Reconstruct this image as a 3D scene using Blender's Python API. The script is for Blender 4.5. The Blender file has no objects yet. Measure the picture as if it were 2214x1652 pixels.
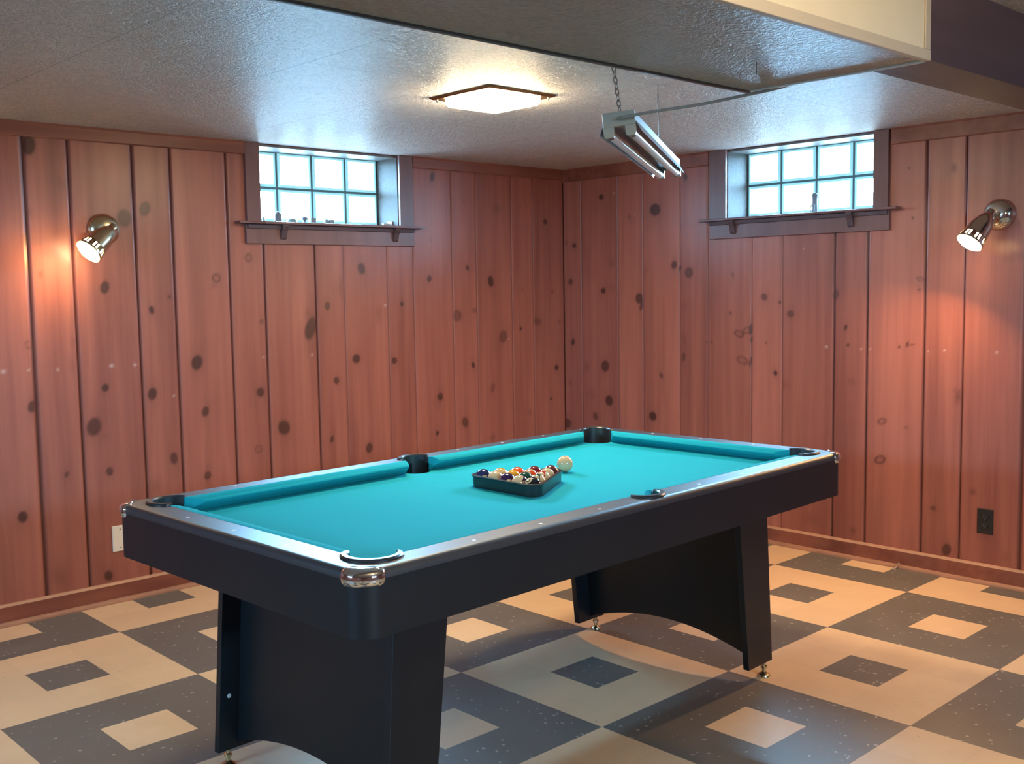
import bpy, bmesh, math, random
import numpy as np
from mathutils import Vector, Matrix
random.seed(7)
PI = math.pi
col = bpy.context.scene.collection
E_CEIL, E_BULB, E_WIN, E_GLOBE = 88.0, 40.0, 9.0, 115.0
P_L, P_R, SPREAD = 1.1, 10.0, 150
S_SKY, SKY, F_SKY = 370.0, (0.34, 0.68, 1.0), 0.21
EXPO = 0.62
KL=[(-3.207,1.484,0.014,0.016,0.6,1),(-2.935,1.425,0.019,0.027,1,0),(-2.723,1.319,0.012,0.018,1,0),(-2.635,1.377,0.009,0.007,0.5,3),(-2.393,1.463,0.022,0.022,0.8,2),(-2.407,1.43,0.018,0.019,0.4,1),(-2.158,1.248,0.01,0.012,0.6,3),(-1.877,1.203,0.029,0.055,1.1,0),(-1.89,1.275,0.028,0.039,0.4,1),(-3.274,1.185,0.015,0.02,0.5,2),(-2.956,0.978,0.015,0.017,1,0),(-2.511,1.065,0.026,0.033,1.05,0),(-2.738,0.934,0.02,0.027,1.05,0),(-2.736,0.973,0.018,0.028,0.35,1),(-2.181,0.897,0.021,0.022,1,0),(-3.271,0.923,0.018,0.025,0.9,0),(-3.014,0.809,0.031,0.038,0.85,0),(-2.969,0.762,0.021,0.021,0.35,1),(-2.478,0.828,0.017,0.023,0.9,0),(-2.053,0.706,0.032,0.036,1,0),(-2.039,0.74,0.032,0.024,0.35,1),(-2.202,0.613,0.021,0.02,0.6,2),(-2.648,0.622,0.018,0.026,0.8,0),(-3.145,0.611,0.009,0.014,0.7,3),(-3.147,0.608,0.017,0.024,0.35,1),(-2.955,0.6,0.015,0.018,0.85,0),(-2.48,0.518,0.016,0.019,0.85,0),(-3.338,0.454,0.019,0.023,1,0),(-2.751,0.501,0.034,0.05,0.45,1),(-3.083,1.189,0.013,0.027,0.4,1),(-3.095,1.082,0.017,0.047,0.25,1),(-3.228,2.025,0.026,0.038,1.1,0),(-2.733,1.779,0.023,0.033,0.9,0),(-2.738,1.756,0.041,0.046,0.3,1),(-2.831,1.733,0.031,0.038,0.9,0),(-2.217,1.562,0.018,0.021,0.7,2),(-2.805,1.838,0.007,0.008,0.3,1),(-3.24,1.745,0.02,0.025,0.35,1),(-3.1,1.874,0.043,0.037,0.35,1),(-2.958,2.065,0.004,0.004,0.8,3),(-2.712,2.079,0.006,0.005,0.8,3),(-2.761,1.782,0.007,0.007,0.2,1),(-2.984,0.126,0.018,0.021,0.95,0),(-3.203,0.17,0.037,0.058,0.35,1),(-1.55,1.508,0.021,0.028,0.95,0),(-1.771,1.315,0.015,0.02,0.9,0),(-1.684,1.409,0.055,0.069,0.3,1),(-1.286,1.315,0.011,0.012,1,3),(-1.089,1.451,0.015,0.018,0.9,3),(-0.804,1.512,0.01,0.013,1.1,3),(-0.623,1.434,0.02,0.031,0.95,0),(-0.89,1.239,0.033,0.032,0.6,3),(-0.754,1.265,0.018,0.014,0.45,3),(-0.531,1.101,0.029,0.035,0.6,3),(-0.384,1.143,0.009,0.009,1,3),(-0.239,1.183,0.033,0.02,0.5,3),(-0.044,1.176,0.019,0.015,0.5,1),(-0.076,0.886,0.015,0.015,1,3),(-1.349,1.004,0.018,0.018,0.95,0),(-0.774,0.944,0.011,0.016,1.1,3),(-1.6,1.03,0.023,0.023,1,0),(-1.729,0.922,0.016,0.017,0.9,3),(-1.028,0.779,0.019,0.02,0.95,3),(-0.845,0.613,0.023,0.029,0.8,3),(-0.621,0.798,0.017,0.026,0.4,3),(-0.128,0.692,0.009,0.008,1,3),(-1.056,0.571,0.01,0.012,1,3),(-1.768,0.616,0.01,0.017,0.9,3),(-1.531,0.541,0.02,0.026,0.9,0),(-0.628,0.498,0.021,0.025,0.6,1),(-0.366,1.384,0.006,0.004,1,3),(-0.313,0.624,0.015,0.018,0.4,3),(-0.104,1.366,0.008,0.007,0.8,3),(-1.444,1.264,0.029,0.047,0.35,1),(-1.052,2.02,0.015,0.026,0.9,0),(-0.561,1.864,0.034,0.03,0.45,1),(-0.161,1.797,0.015,0.017,0.9,0),(-0.822,1.899,0.005,0.005,0.8,3),(-0.375,1.876,0.006,0.007,0.7,3),(-1.068,1.669,0.005,0.004,0.8,3)]
KR=[(-0.334,1.366,0.018,0.017,0.95,3),(-0.402,1.389,0.062,0.023,0.3,1),(-0.058,1.425,0.017,0.016,0.8,3),(-0.094,1.649,0.017,0.014,0.9,3),(-0.022,1.668,0.016,0.016,0.6,1),(-0.403,1.533,0.026,0.031,0.45,1),(-0.619,1.318,0.028,0.029,0.9,3),(-0.635,1.277,0.012,0.03,0.8,3),(-0.074,1.045,0.015,0.02,0.9,3),(-0.344,0.905,0.03,0.032,0.85,0),(-0.194,0.895,0.027,0.036,0.45,1),(-0.878,1.509,0.019,0.022,0.85,0),(-0.919,1.489,0.009,0.016,0.8,0),(-0.983,1.463,0.027,0.028,0.8,0),(-1.279,1.446,0.008,0.014,0.5,3),(-1.267,1.235,0.008,0.007,0.7,3),(-1.322,1.124,0.032,0.018,0.8,2),(-1.372,1.142,0.028,0.018,0.6,2),(-1.397,1.15,0.01,0.028,0.9,0),(-1.401,1.094,0.008,0.014,0.8,0),(-1.344,0.98,0.037,0.022,0.6,2),(-1.373,0.964,0.017,0.015,0.5,1),(-1.397,0.975,0.007,0.025,0.8,0),(-1.481,1.323,0.019,0.016,0.75,0),(-1.576,1.296,0.007,0.007,1,3),(-1.642,1.235,0.019,0.017,0.75,0),(-1.552,0.92,0.011,0.014,1,3),(-0.781,0.868,0.011,0.017,0.8,3),(-0.944,0.983,0.014,0.024,0.7,3),(-0.946,1.083,0.017,0.044,0.4,1),(-0.717,0.624,0.026,0.024,1,0),(-0.717,0.624,0.049,0.046,0.3,1),(-0.374,0.693,0.029,0.03,0.95,0),(-0.224,0.719,0.044,0.049,0.3,1),(-0.26,0.588,0.019,0.024,0.7,0),(-0.021,0.524,0.03,0.027,0.8,0),(-0.048,0.786,0.017,0.025,0.5,1),(-1.614,0.862,0.031,0.027,0.35,1),(-0.664,1.477,0.014,0.045,0.35,1),(-0.946,1.274,0.037,0.029,0.3,1),(-1.494,1.079,0.005,0.004,0.8,3),(-1.139,1.073,0.006,0.009,0.7,3),(-1.108,1.072,0.004,0.006,0.7,3),(-0.74,1.83,0.035,0.031,1.25,0),(-0.743,1.821,0.05,0.043,0.3,1),(-0.323,1.933,0.018,0.016,0.95,0),(-0.958,1.999,0.013,0.019,0.9,0),(-0.545,1.801,0.008,0.01,0.6,3),(-1.901,1.334,0.016,0.022,0.75,0),(-1.958,1.169,0.008,0.013,1,3),(-1.972,1.08,0.006,0.007,0.9,3),(-2.341,1.404,0.021,0.011,0.7,2),(-2.336,1.355,0.008,0.006,0.7,3),(-2.242,1.08,0.004,0.005,0.9,3),(-2.281,1.093,0.006,0.014,0.8,3),(-2.3,1.09,0.018,0.003,0.6,3),(-2.533,0.856,0.019,0.035,0.75,1),(-2.524,0.883,0.015,0.011,0.6,2),(-2.159,0.712,0.024,0.016,0.7,2),(-2.151,0.52,0.028,0.02,0.85,2),(-2.611,0.42,0.018,0.017,0.6,1),(-2.425,0.316,0.014,0.011,0.7,3),(-1.993,0.9,0.025,0.02,0.4,1),(-2.283,0.692,0.012,0.008,0.4,3),(-2.491,1.908,0.016,0.021,0.8,1),(-2.277,1.927,0.003,0.004,0.9,3),(-2.298,1.692,0.003,0.004,0.8,3),(-2.575,2.088,0.003,0.003,0.8,3),(-2.493,0.127,0.02,0.027,0.9,0),(-2.011,0.143,0.018,0.02,0.5,1),(-1.777,0.167,0.045,0.041,0.4,1),(-2.769,0.142,0.016,0.026,0.4,1)]
SL=[(-2.922,1.075,0.0104),(-2.814,1.072,0.0083),(-3.382,1.080,0.0104),(-3.279,1.080,0.0063),(-2.634,0.916,0.0063),(-3.158,1.074,0.0063),(-2.155,1.071,0.0063),(-1.873,1.067,0.0063),(-0.485,1.085,0.0063),(-1.400,1.310,0.0083)]
SR=[(-2.704,1.069,0.0063),(-2.464,1.070,0.0063),(-2.386,1.063,0.0042),(-1.852,1.069,0.0083),(-2.043,1.063,0.0063),(-2.090,1.064,0.0063),(-0.428,1.948,0.0063),(-0.586,1.817,0.0042),(-1.717,1.569,0.0042)]

# ------------------------------------------------------------------ helpers
def tag(o, label=None, cat=None, group=None, kind=None):
    if label: o['label'] = label
    if cat: o['category'] = cat
    if group: o['group'] = group
    if kind: o['kind'] = kind
    return o

def empty(name, loc=(0, 0, 0), rz=0.0):
    o = bpy.data.objects.new(name, None)
    o.empty_display_size = 0.05
    o.location = loc
    o.rotation_euler = (0, 0, rz)
    col.objects.link(o)
    return o

class MB:
    """collects shapes and links them as one mesh object"""
    def __init__(self):
        self.v, self.f, self.m = [], [], []
    def add(self, verts, faces, mi=0, M=None):
        n = len(self.v)
        if M is not None:
            verts = [M @ Vector(p) for p in verts]
        self.v += [tuple(p) for p in verts]
        self.f += [tuple(i + n for i in f) for f in faces]
        self.m += [mi] * len(faces)
        return self
    def box(self, a, b, mi=0, M=None):
        x0, y0, z0 = a
        x1, y1, z1 = b
        v = [(x0, y0, z0), (x1, y0, z0), (x1, y1, z0), (x0, y1, z0), (x0, y0, z1), (x1, y0, z1), (x1, y1, z1), (x0, y1, z1)]
        return self.hexa(v, mi, M)
    def hexa(self, v, mi=0, M=None):
        return self.add(v, [(0, 3, 2, 1), (4, 5, 6, 7), (0, 1, 5, 4), (1, 2, 6, 5), (2, 3, 7, 6), (3, 0, 4, 7)], mi, M)
    def loft(self, loops, closed=True, cap0=True, cap1=True, mi=0, M=None):
        n = len(loops[0])
        v = [p for L in loops for p in L]
        f = []
        for k in range(len(loops) - 1):
            for i in range(n if closed else n - 1):
                j = (i + 1) % n
                f.append((k * n + i, k * n + j, (k + 1) * n + j, (k + 1) * n + i))
        if cap0: f.append(tuple(range(n - 1, -1, -1)))
        if cap1: f.append(tuple((len(loops) - 1) * n + i for i in range(n)))
        return self.add(v, f, mi, M)
    def lathe(self, prof, n=32, mi=0, M=None, cap0=True, cap1=True):
        loops = [[(r * math.cos(2 * PI * i / n), r * math.sin(2 * PI * i / n), z) for i in range(n)] for r, z in prof]
        return self.loft(loops, True, cap0, cap1, mi, M)
    def tube(self, pts, r, n=8, mi=0, M=None, closed=False):
        P = [Vector(p) for p in pts]
        k = len(P)
        rr = r if isinstance(r, (list, tuple)) else [r] * k
        up = None
        loops = []
        for i in range(k):
            a = P[(i - 1) % k] if (closed or i > 0) else P[i]
            b = P[(i + 1) % k] if (closed or i < k - 1) else P[i]
            t = (b - a).normalized()
            if up is None:
                up = t.cross(Vector((0, 0, 1)))
                if up.length < 0.1: up = t.cross(Vector((1, 0, 0)))
            up = (up - t * up.dot(t)).normalized()
            w = t.cross(up)
            loops.append([tuple(P[i] + (up * math.cos(2 * PI * q / n) + w * math.sin(2 * PI * q / n)) * rr[i]) for q in range(n)])
        if closed:
            loops.append(loops[0])
            return self.loft(loops, True, False, False, mi, M)
        return self.loft(loops, True, True, True, mi, M)
    def ngonprism(self, pts, z0, z1, mi=0, M=None):
        return self.loft([[(x, y, z0) for x, y in pts], [(x, y, z1) for x, y in pts]], True, True, True, mi, M)
    def build(self, name, mats, parent=None, smooth=False, bevel=0.0, seg=2, fix=True):
        me = bpy.data.meshes.new(name)
        me.from_pydata(self.v, [], self.f)
        mats = mats if isinstance(mats, (list, tuple)) else [mats]
        for m in mats: me.materials.append(m)
        me.polygons.foreach_set('material_index', self.m)
        if fix:
            bm = bmesh.new(); bm.from_mesh(me)
            bmesh.ops.remove_doubles(bm, verts=bm.verts, dist=1e-6)
            bmesh.ops.recalc_face_normals(bm, faces=bm.faces)
            bm.to_mesh(me); bm.free()
        if smooth:
            me.polygons.foreach_set('use_smooth', [True] * len(me.polygons))
            try: me.set_sharp_from_angle(angle=math.radians(35))
            except Exception: pass
        me.update()
        o = bpy.data.objects.new(name, me)
        col.objects.link(o)
        if parent: o.parent = parent
        if bevel:
            b = o.modifiers.new('bevel', 'BEVEL'); b.width = bevel; b.segments = seg; b.limit_method = 'ANGLE'
        return o

def axis_matrix(loc, d, roll=0.0):
    d = Vector(d).normalized()
    q = d.to_track_quat('Z', 'Y')
    return Matrix.Translation(Vector(loc)) @ q.to_matrix().to_4x4() @ Matrix.Rotation(roll, 4, 'Z')

def rrect(hx, hy, r, n=8):
    o = []
    for cx_, cy_, a in ((hx - r, hy - r, 0), (-hx + r, hy - r, 90), (-hx + r, -hy + r, 180), (hx - r, -hy + r, 270)):
        for i in range(n + 1):
            t = math.radians(a + 90 * i / n)
            o.append((cx_ + r * math.cos(t), cy_ + r * math.sin(t)))
    return o

# ------------------------------------------------------------------ materials
def newmat(name):
    m = bpy.data.materials.new(name); m.use_nodes = True
    nt = m.node_tree
    b = nt.nodes['Principled BSDF']
    return m, nt, b

def N(nt, typ, **kw):
    n = nt.nodes.new(typ)
    for k, v in kw.items():
        if k == 'inp':
            for a, b in v.items(): n.inputs[a].default_value = b
        else: setattr(n, k, v)
    return n

def mathn(nt, op, a, b=None, c=None):
    n = nt.nodes.new('ShaderNodeMath'); n.operation = op
    for i, x in enumerate((a, b, c)):
        if x is None: continue
        if isinstance(x, (int, float)): n.inputs[i].default_value = x
        else: nt.links.new(x, n.inputs[i])
    return n.outputs[0]

def mixc(nt, f, a, b, blend='MIX'):
    n = nt.nodes.new('ShaderNodeMix'); n.data_type = 'RGBA'; n.blend_type = blend
    for i, x in ((0, f), (6, a), (7, b)):
        if isinstance(x, (int, float)): n.inputs[i].default_value = x
        elif isinstance(x, tuple): n.inputs[i].default_value = (*x, 1.0) if len(x) == 3 else x
        else: nt.links.new(x, n.inputs[i])
    return n.outputs[2]

def plain(name, c, rough=0.5, metal=0.0, spec=0.5, bump=None, vary=0.0, sheen=0.0, coat=0.0):
    m, nt, b = newmat(name)
    b.inputs['Base Color'].default_value = (*c, 1)
    b.inputs['Roughness'].default_value = rough
    b.inputs['Metallic'].default_value = metal
    b.inputs['Specular IOR Level'].default_value = spec
    if sheen: b.inputs['Sheen Weight'].default_value = sheen
    if coat: b.inputs['Coat Weight'].default_value = coat
    if vary or bump:
        tc = N(nt, 'ShaderNodeTexCoord')
    if vary:
        nz = N(nt, 'ShaderNodeTexNoise', inp={'Scale': 9.0, 'Detail': 6.0})
        nt.links.new(tc.outputs['Object'], nz.inputs['Vector'])
        d = tuple(x * (1 - vary) for x in c); e = tuple(min(1, x * (1 + vary)) for x in c)
        nt.links.new(mixc(nt, nz.outputs[0], d, e), b.inputs['Base Color'])
    if bump:
        sc, st, di = bump
        nz = N(nt, 'ShaderNodeTexNoise', inp={'Scale': sc, 'Detail': 3.0})
        nt.links.new(tc.outputs['Object'], nz.inputs['Vector'])
        bp = N(nt, 'ShaderNodeBump', inp={'Strength': st, 'Distance': di})
        nt.links.new(nz.outputs[0], bp.inputs['Height'])
        nt.links.new(bp.outputs[0], b.inputs['Normal'])
    return m

def emit(name, c, s):
    m, nt, b = newmat(name)
    b.inputs['Base Color'].default_value = (*[min(1, x) for x in c], 1)
    b.inputs['Roughness'].default_value = 0.2
    b.inputs['Emission Color'].default_value = (*c, 1)
    b.inputs['Emission Strength'].default_value = s
    return m

def pine(name, dark=(0.235, 0.076, 0.060), light=(0.45, 0.160, 0.116), rough=0.36, horiz=False):
    m, nt, b = newmat(name)
    tc = N(nt, 'ShaderNodeTexCoord')
    at = {k: N(nt, 'ShaderNodeAttribute', attribute_name=k) for k in ('tone', 'knot', 'groove', 'speck')}
    sx = N(nt, 'ShaderNodeSeparateXYZ'); nt.links.new(tc.outputs['Object'], sx.inputs[0])
    cb = N(nt, 'ShaderNodeCombineXYZ')
    kn = at['knot'].outputs['Fac']
    if horiz:
        a, bb, c_ = sx.outputs[0], sx.outputs[1], sx.outputs[2]
        nt.links.new(mathn(nt, 'MULTIPLY', a, 1.6), cb.inputs[0]); nt.links.new(mathn(nt, 'MULTIPLY', bb, 26.0), cb.inputs[1]); nt.links.new(mathn(nt, 'MULTIPLY', c_, 26.0), cb.inputs[2])
    else:
        z = mathn(nt, 'ADD', mathn(nt, 'MULTIPLY', sx.outputs[2], 1.3), mathn(nt, 'MULTIPLY', at['tone'].outputs['Fac'], 37.0))
        warp = mathn(nt, 'MULTIPLY', kn, 0.5)
        nt.links.new(mathn(nt, 'ADD', mathn(nt, 'MULTIPLY', sx.outputs[0], 26.0), warp), cb.inputs[0])
        nt.links.new(mathn(nt, 'ADD', mathn(nt, 'MULTIPLY', sx.outputs[1], 26.0), warp), cb.inputs[1])
        nt.links.new(z, cb.inputs[2])
    n1 = N(nt, 'ShaderNodeTexNoise', inp={'Scale': 1.0, 'Detail': 5.0, 'Roughness': 0.6, 'Distortion': 0.4})
    nt.links.new(cb.outputs[0], n1.inputs['Vector'])
    n2 = N(nt, 'ShaderNodeTexNoise', inp={'Scale': 0.25, 'Detail': 2.0})
    nt.links.new(cb.outputs[0], n2.inputs['Vector'])
    f = mathn(nt, 'ADD', mathn(nt, 'MULTIPLY', mathn(nt, 'SUBTRACT', n1.outputs[0], 0.5), 0.9), mathn(nt, 'MULTIPLY', mathn(nt, 'SUBTRACT', n2.outputs[0], 0.5), 1.5))
    f = mathn(nt, 'ADD', f, mathn(nt, 'ADD', mathn(nt, 'MULTIPLY', mathn(nt, 'SUBTRACT', at['tone'].outputs['Fac'], 0.5), 0.45), 0.52))
    cl = N(nt, 'ShaderNodeClamp'); nt.links.new(f, cl.inputs[0])
    c = mixc(nt, cl.outputs[0], dark, light)
    c = mixc(nt, mathn(nt, 'MULTIPLY', kn, 0.88), c, (0.050, 0.020, 0.017))
    c = mixc(nt, at['groove'].outputs['Fac'], c, (0.105, 0.030, 0.021))
    c = mixc(nt, at['speck'].outputs['Fac'], c, (0.75, 0.62, 0.58))
    nt.links.new(c, b.inputs['Base Color'])
    b.inputs['Roughness'].default_value = rough
    b.inputs['Specular IOR Level'].default_value = 0.4
    bp = N(nt, 'ShaderNodeBump', inp={'Strength': 0.12, 'Distance': 0.002})
    nt.links.new(n1.outputs[0], bp.inputs['Height']); nt.links.new(bp.outputs[0], b.inputs['Normal'])
    return m

def ceiling_mat(name, c, seams=True, rough=0.42, bstr=0.55):
    m, nt, b = newmat(name)
    tc = N(nt, 'ShaderNodeTexCoord')
    sx = N(nt, 'ShaderNodeSeparateXYZ'); nt.links.new(tc.outputs['Object'], sx.inputs[0])
    n1 = N(nt, 'ShaderNodeTexNoise', inp={'Scale': 40.0, 'Detail': 4.0, 'Roughness': 0.6, 'Distortion': 2.0})
    n2 = N(nt, 'ShaderNodeTexNoise', inp={'Scale': 1.3, 'Detail': 3.0})
    for n in (n1, n2): nt.links.new(tc.outputs['Object'], n.inputs['Vector'])
    cc = mixc(nt, n2.outputs[0], tuple(x * 0.88 for x in c), tuple(x * 1.08 for x in c))
    h = n1.outputs[0]
    n3 = N(nt, 'ShaderNodeMapRange', inp={'From Min': 0.36, 'From Max': 0.62, 'To Min': 0.0, 'To Max': 1.0}); nt.links.new(h, n3.inputs[0])
    cc = mixc(nt, mathn(nt, 'MULTIPLY', mathn(nt, 'SUBTRACT', 1.0, n3.outputs[0]), 0.36), cc, tuple(x * 0.35 for x in c))   # shade of the stipple pits, painted into the tile colour
    if seams:
        def seam(v, off, per, w):
            t = mathn(nt, 'FRACT', mathn(nt, 'DIVIDE', mathn(nt, 'SUBTRACT', v, off), per))
            d = mathn(nt, 'ABSOLUTE', mathn(nt, 'SUBTRACT', t, 0.5))
            return mathn(nt, 'GREATER_THAN', d, 0.5 - w / per)
        s1 = seam(sx.outputs[0], -3.552, 0.598, 0.0022)
        row = mathn(nt, 'FLOOR', mathn(nt, 'DIVIDE', mathn(nt, 'SUBTRACT', sx.outputs[0], -3.552), 0.598))
        yy = mathn(nt, 'ADD', sx.outputs[1], mathn(nt, 'MULTIPLY', row, 0.61))
        s2 = seam(yy, -1.12, 1.22, 0.0018)
        s = mathn(nt, 'MAXIMUM', s1, s2)
        # one paler replacement tile
        wn = N(nt, 'ShaderNodeTexWhiteNoise'); wn.noise_dimensions = '2D'
        cbv = N(nt, 'ShaderNodeCombineXYZ'); nt.links.new(row, cbv.inputs[0])
        nt.links.new(mathn(nt, 'FLOOR', mathn(nt, 'DIVIDE', mathn(nt, 'SUBTRACT', yy, -1.12), 1.22)), cbv.inputs[1])
        nt.links.new(cbv.outputs[0], wn.inputs['Vector'])
        pale = mathn(nt, 'SUBTRACT', wn.outputs['Value'], 0.5)
        cc = mixc(nt, mathn(nt, 'MULTIPLY', mathn(nt, 'MAXIMUM', pale, 0.0), 0.25), cc, (0.9, 0.84, 0.76))
        cc = mixc(nt, mathn(nt, 'MULTIPLY', s, 0.5), cc, tuple(x * 0.35 for x in c))
        h = mathn(nt, 'SUBTRACT', h, mathn(nt, 'MULTIPLY', s, 0.5))
    nt.links.new(cc, b.inputs['Base Color'])
    b.inputs['Roughness'].default_value = rough
    b.inputs['Specular IOR Level'].default_value = 0.16
    bp = N(nt, 'ShaderNodeBump', inp={'Strength': bstr, 'Distance': 0.028})
    nt.links.new(h, bp.inputs['Height']); nt.links.new(bp.outputs[0], b.inputs['Normal'])
    return m

def floor_mat():
    m, nt, b = newmat('vinyl_tiles')
    U = 0.6858
    tc = N(nt, 'ShaderNodeTexCoord')
    sx = N(nt, 'ShaderNodeSeparateXYZ'); nt.links.new(tc.outputs['Object'], sx.inputs[0])
    x = mathn(nt, 'DIVIDE', sx.outputs[0], U); y = mathn(nt, 'DIVIDE', sx.outputs[1], U)
    ix = mathn(nt, 'FLOOR', x); iy = mathn(nt, 'FLOOR', y)
    par = mathn(nt, 'MODULO', mathn(nt, 'ADD', mathn(nt, 'ADD', ix, iy), 200.0), 2.0)
    par = mathn(nt, 'GREATER_THAN', par, 0.5)
    def inside(v):
        return mathn(nt, 'LESS_THAN', mathn(nt, 'ABSOLUTE', mathn(nt, 'SUBTRACT', mathn(nt, 'FRACT', v), 0.5)), 0.1645)
    ins = mathn(nt, 'MULTIPLY', inside(x), inside(y))
    dk = mathn(nt, 'ABSOLUTE', mathn(nt, 'SUBTRACT', par, ins))      # 1 = dark tile
    def seam(v):
        t = mathn(nt, 'FRACT', mathn(nt, 'MULTIPLY', v, 3.0))
        return mathn(nt, 'GREATER_THAN', mathn(nt, 'ABSOLUTE', mathn(nt, 'SUBTRACT', t, 0.5)), 0.4965)
    sm = mathn(nt, 'MAXIMUM', seam(x), seam(y))
    wn = N(nt, 'ShaderNodeTexWhiteNoise'); wn.noise_dimensions = '2D'
    cb = N(nt, 'ShaderNodeCombineXYZ')
    nt.links.new(mathn(nt, 'FLOOR', mathn(nt, 'MULTIPLY', x, 3.0)), cb.inputs[0]); nt.links.new(mathn(nt, 'FLOOR', mathn(nt, 'MULTIPLY', y, 3.0)), cb.inputs[1])
    nt.links.new(cb.outputs[0], wn.inputs['Vector'])
    n1 = N(nt, 'ShaderNodeTexNoise', inp={'Scale': 7.0, 'Detail': 6.0, 'Roughness': 0.65})
    n2 = N(nt, 'ShaderNodeTexNoise', inp={'Scale': 60.0, 'Detail': 3.0})
    for n in (n1, n2): nt.links.new(tc.outputs['Object'], n.inputs['Vector'])
    vo = N(nt, 'ShaderNodeTexVoronoi', inp={'Scale': 48.0, 'Randomness': 1.0})
    vw = N(nt, 'ShaderNodeVectorMath', operation='ADD')
    nt.links.new(tc.outputs['Object'], vw.inputs[0])
    sc = N(nt, 'ShaderNodeVectorMath', operation='SCALE', inp={'Scale': 0.02}); nt.links.new(n2.outputs[1], sc.inputs[0]); nt.links.new(sc.outputs[0], vw.inputs[1])
    nt.links.new(vw.outputs[0], vo.inputs['Vector'])
    vr = N(nt, 'ShaderNodeSeparateXYZ'); nt.links.new(vo.outputs['Color'], vr.inputs[0])
    chip = mathn(nt, 'MULTIPLY', mathn(nt, 'LESS_THAN', vo.outputs['Distance'], mathn(nt, 'MULTIPLY', vr.outputs[1], 0.30)), mathn(nt, 'GREATER_THAN', vr.outputs[0], 0.58))
    dkc = mixc(nt, n1.outputs[0], (0.115, 0.108, 0.102), (0.195, 0.184, 0.172))
    dkc = mixc(nt, mathn(nt, 'MULTIPLY', chip, 0.75), dkc, (0.50, 0.47, 0.43))
    lgc = mixc(nt, n1.outputs[0], (0.70, 0.490, 0.300), (0.88, 0.640, 0.405))
    chip2 = mathn(nt, 'MULTIPLY', chip, mathn(nt, 'GREATER_THAN', vr.outputs[2], 0.72))
    lgc = mixc(nt, mathn(nt, 'MULTIPLY', chip2, 0.45), lgc, (0.30, 0.22, 0.15))
    c = mixc(nt, dk, lgc, dkc)
    c = mixc(nt, mathn(nt, 'MULTIPLY', mathn(nt, 'SUBTRACT', wn.outputs['Value'], 0.5), 0.09), c, (0.0, 0.0, 0.0))
    c = mixc(nt, mathn(nt, 'MULTIPLY', sm, 0.13), c, (0.04, 0.03, 0.025))
    nt.links.new(c, b.inputs['Base Color'])
    rg = mathn(nt, 'ADD', mathn(nt, 'MULTIPLY', n1.outputs[0], 0.22), 0.30)
    nt.links.new(rg, b.inputs['Roughness'])
    b.inputs['Specular IOR Level'].default_value = 0.45
    bp = N(nt, 'ShaderNodeBump', inp={'Strength': 0.06, 'Distance': 0.002})
    nt.links.new(mathn(nt, 'SUBTRACT', n2.outputs[0], mathn(nt, 'MULTIPLY', sm, 0.8)), bp.inputs['Height']); nt.links.new(bp.outputs[0], b.inputs['Normal'])
    return m

def ball_mat(name, c, stripe=False, spot=None, cream=(0.60, 0.43, 0.235)):
    m, nt, b = newmat(name)
    tc = N(nt, 'ShaderNodeTexCoord')
    nv = N(nt, 'ShaderNodeVectorMath', operation='NORMALIZE'); nt.links.new(tc.outputs['Object'], nv.inputs[0])
    sx = N(nt, 'ShaderNodeSeparateXYZ'); nt.links.new(nv.outputs[0], sx.inputs[0])
    base = (*c, 1)
    out = None
    if stripe:
        f = mathn(nt, 'LESS_THAN', mathn(nt, 'ABSOLUTE', sx.outputs[2]), 0.52)
        out = mixc(nt, f, cream, c)
    # number spots on +x and -x
    ax = mathn(nt, 'ABSOLUTE', sx.outputs[0])
    s = mathn(nt, 'GREATER_THAN', ax, 0.90)
    out = mixc(nt, s, out if out is not None else c, cream)
    if spot:
        # the digit ring inside the number spot
        r2 = mathn(nt, 'SUBTRACT', 1.0, ax)
        ring = mathn(nt, 'MULTIPLY', mathn(nt, 'GREATER_THAN', r2, 0.012), mathn(nt, 'LESS_THAN', r2, 0.035))
        out = mixc(nt, ring, out, (0.05, 0.04, 0.04))
    nt.links.new(out, b.inputs['Base Color'])
    b.inputs['Roughness'].default_value = 0.09
    b.inputs['Coat Weight'].default_value = 0.5
    b.inputs['Coat Roughness'].default_value = 0.04
    return m

M = {}
M['pine'] = pine('knotty_pine')
M['pine_trim'] = pine('pine_trim', (0.20, 0.063, 0.045), (0.36, 0.132, 0.090), horiz=True)
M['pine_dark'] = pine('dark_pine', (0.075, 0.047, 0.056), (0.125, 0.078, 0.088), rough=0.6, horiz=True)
M['pine_case'] = pine('casing_pine', (0.155, 0.076, 0.074), (0.25, 0.125, 0.115))
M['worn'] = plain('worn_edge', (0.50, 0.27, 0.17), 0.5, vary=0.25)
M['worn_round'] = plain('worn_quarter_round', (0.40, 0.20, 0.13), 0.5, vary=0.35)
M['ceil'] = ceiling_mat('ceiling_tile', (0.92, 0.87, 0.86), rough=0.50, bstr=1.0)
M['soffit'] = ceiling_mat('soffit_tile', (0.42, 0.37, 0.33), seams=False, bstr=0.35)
M['floor'] = floor_mat()
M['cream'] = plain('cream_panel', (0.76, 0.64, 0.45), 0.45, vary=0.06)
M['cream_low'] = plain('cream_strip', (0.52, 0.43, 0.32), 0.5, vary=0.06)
M['edge'] = plain('dark_edge', (0.07, 0.06, 0.058), 0.35)
M['edge_white'] = plain('white_edge', (0.60, 0.59, 0.58), 0.35)
M['head'] = plain('head_board', (0.15, 0.145, 0.145), 0.5)
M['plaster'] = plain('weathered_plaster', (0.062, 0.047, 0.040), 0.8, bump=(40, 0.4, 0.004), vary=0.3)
M['mortar'] = plain('window_mortar', (0.10, 0.16, 0.18), 0.8)
M['black'] = plain('black_laminate', (0.0060, 0.0090, 0.0135), 0.42, spec=0.5, bump=(260, 0.10, 0.001))
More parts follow.
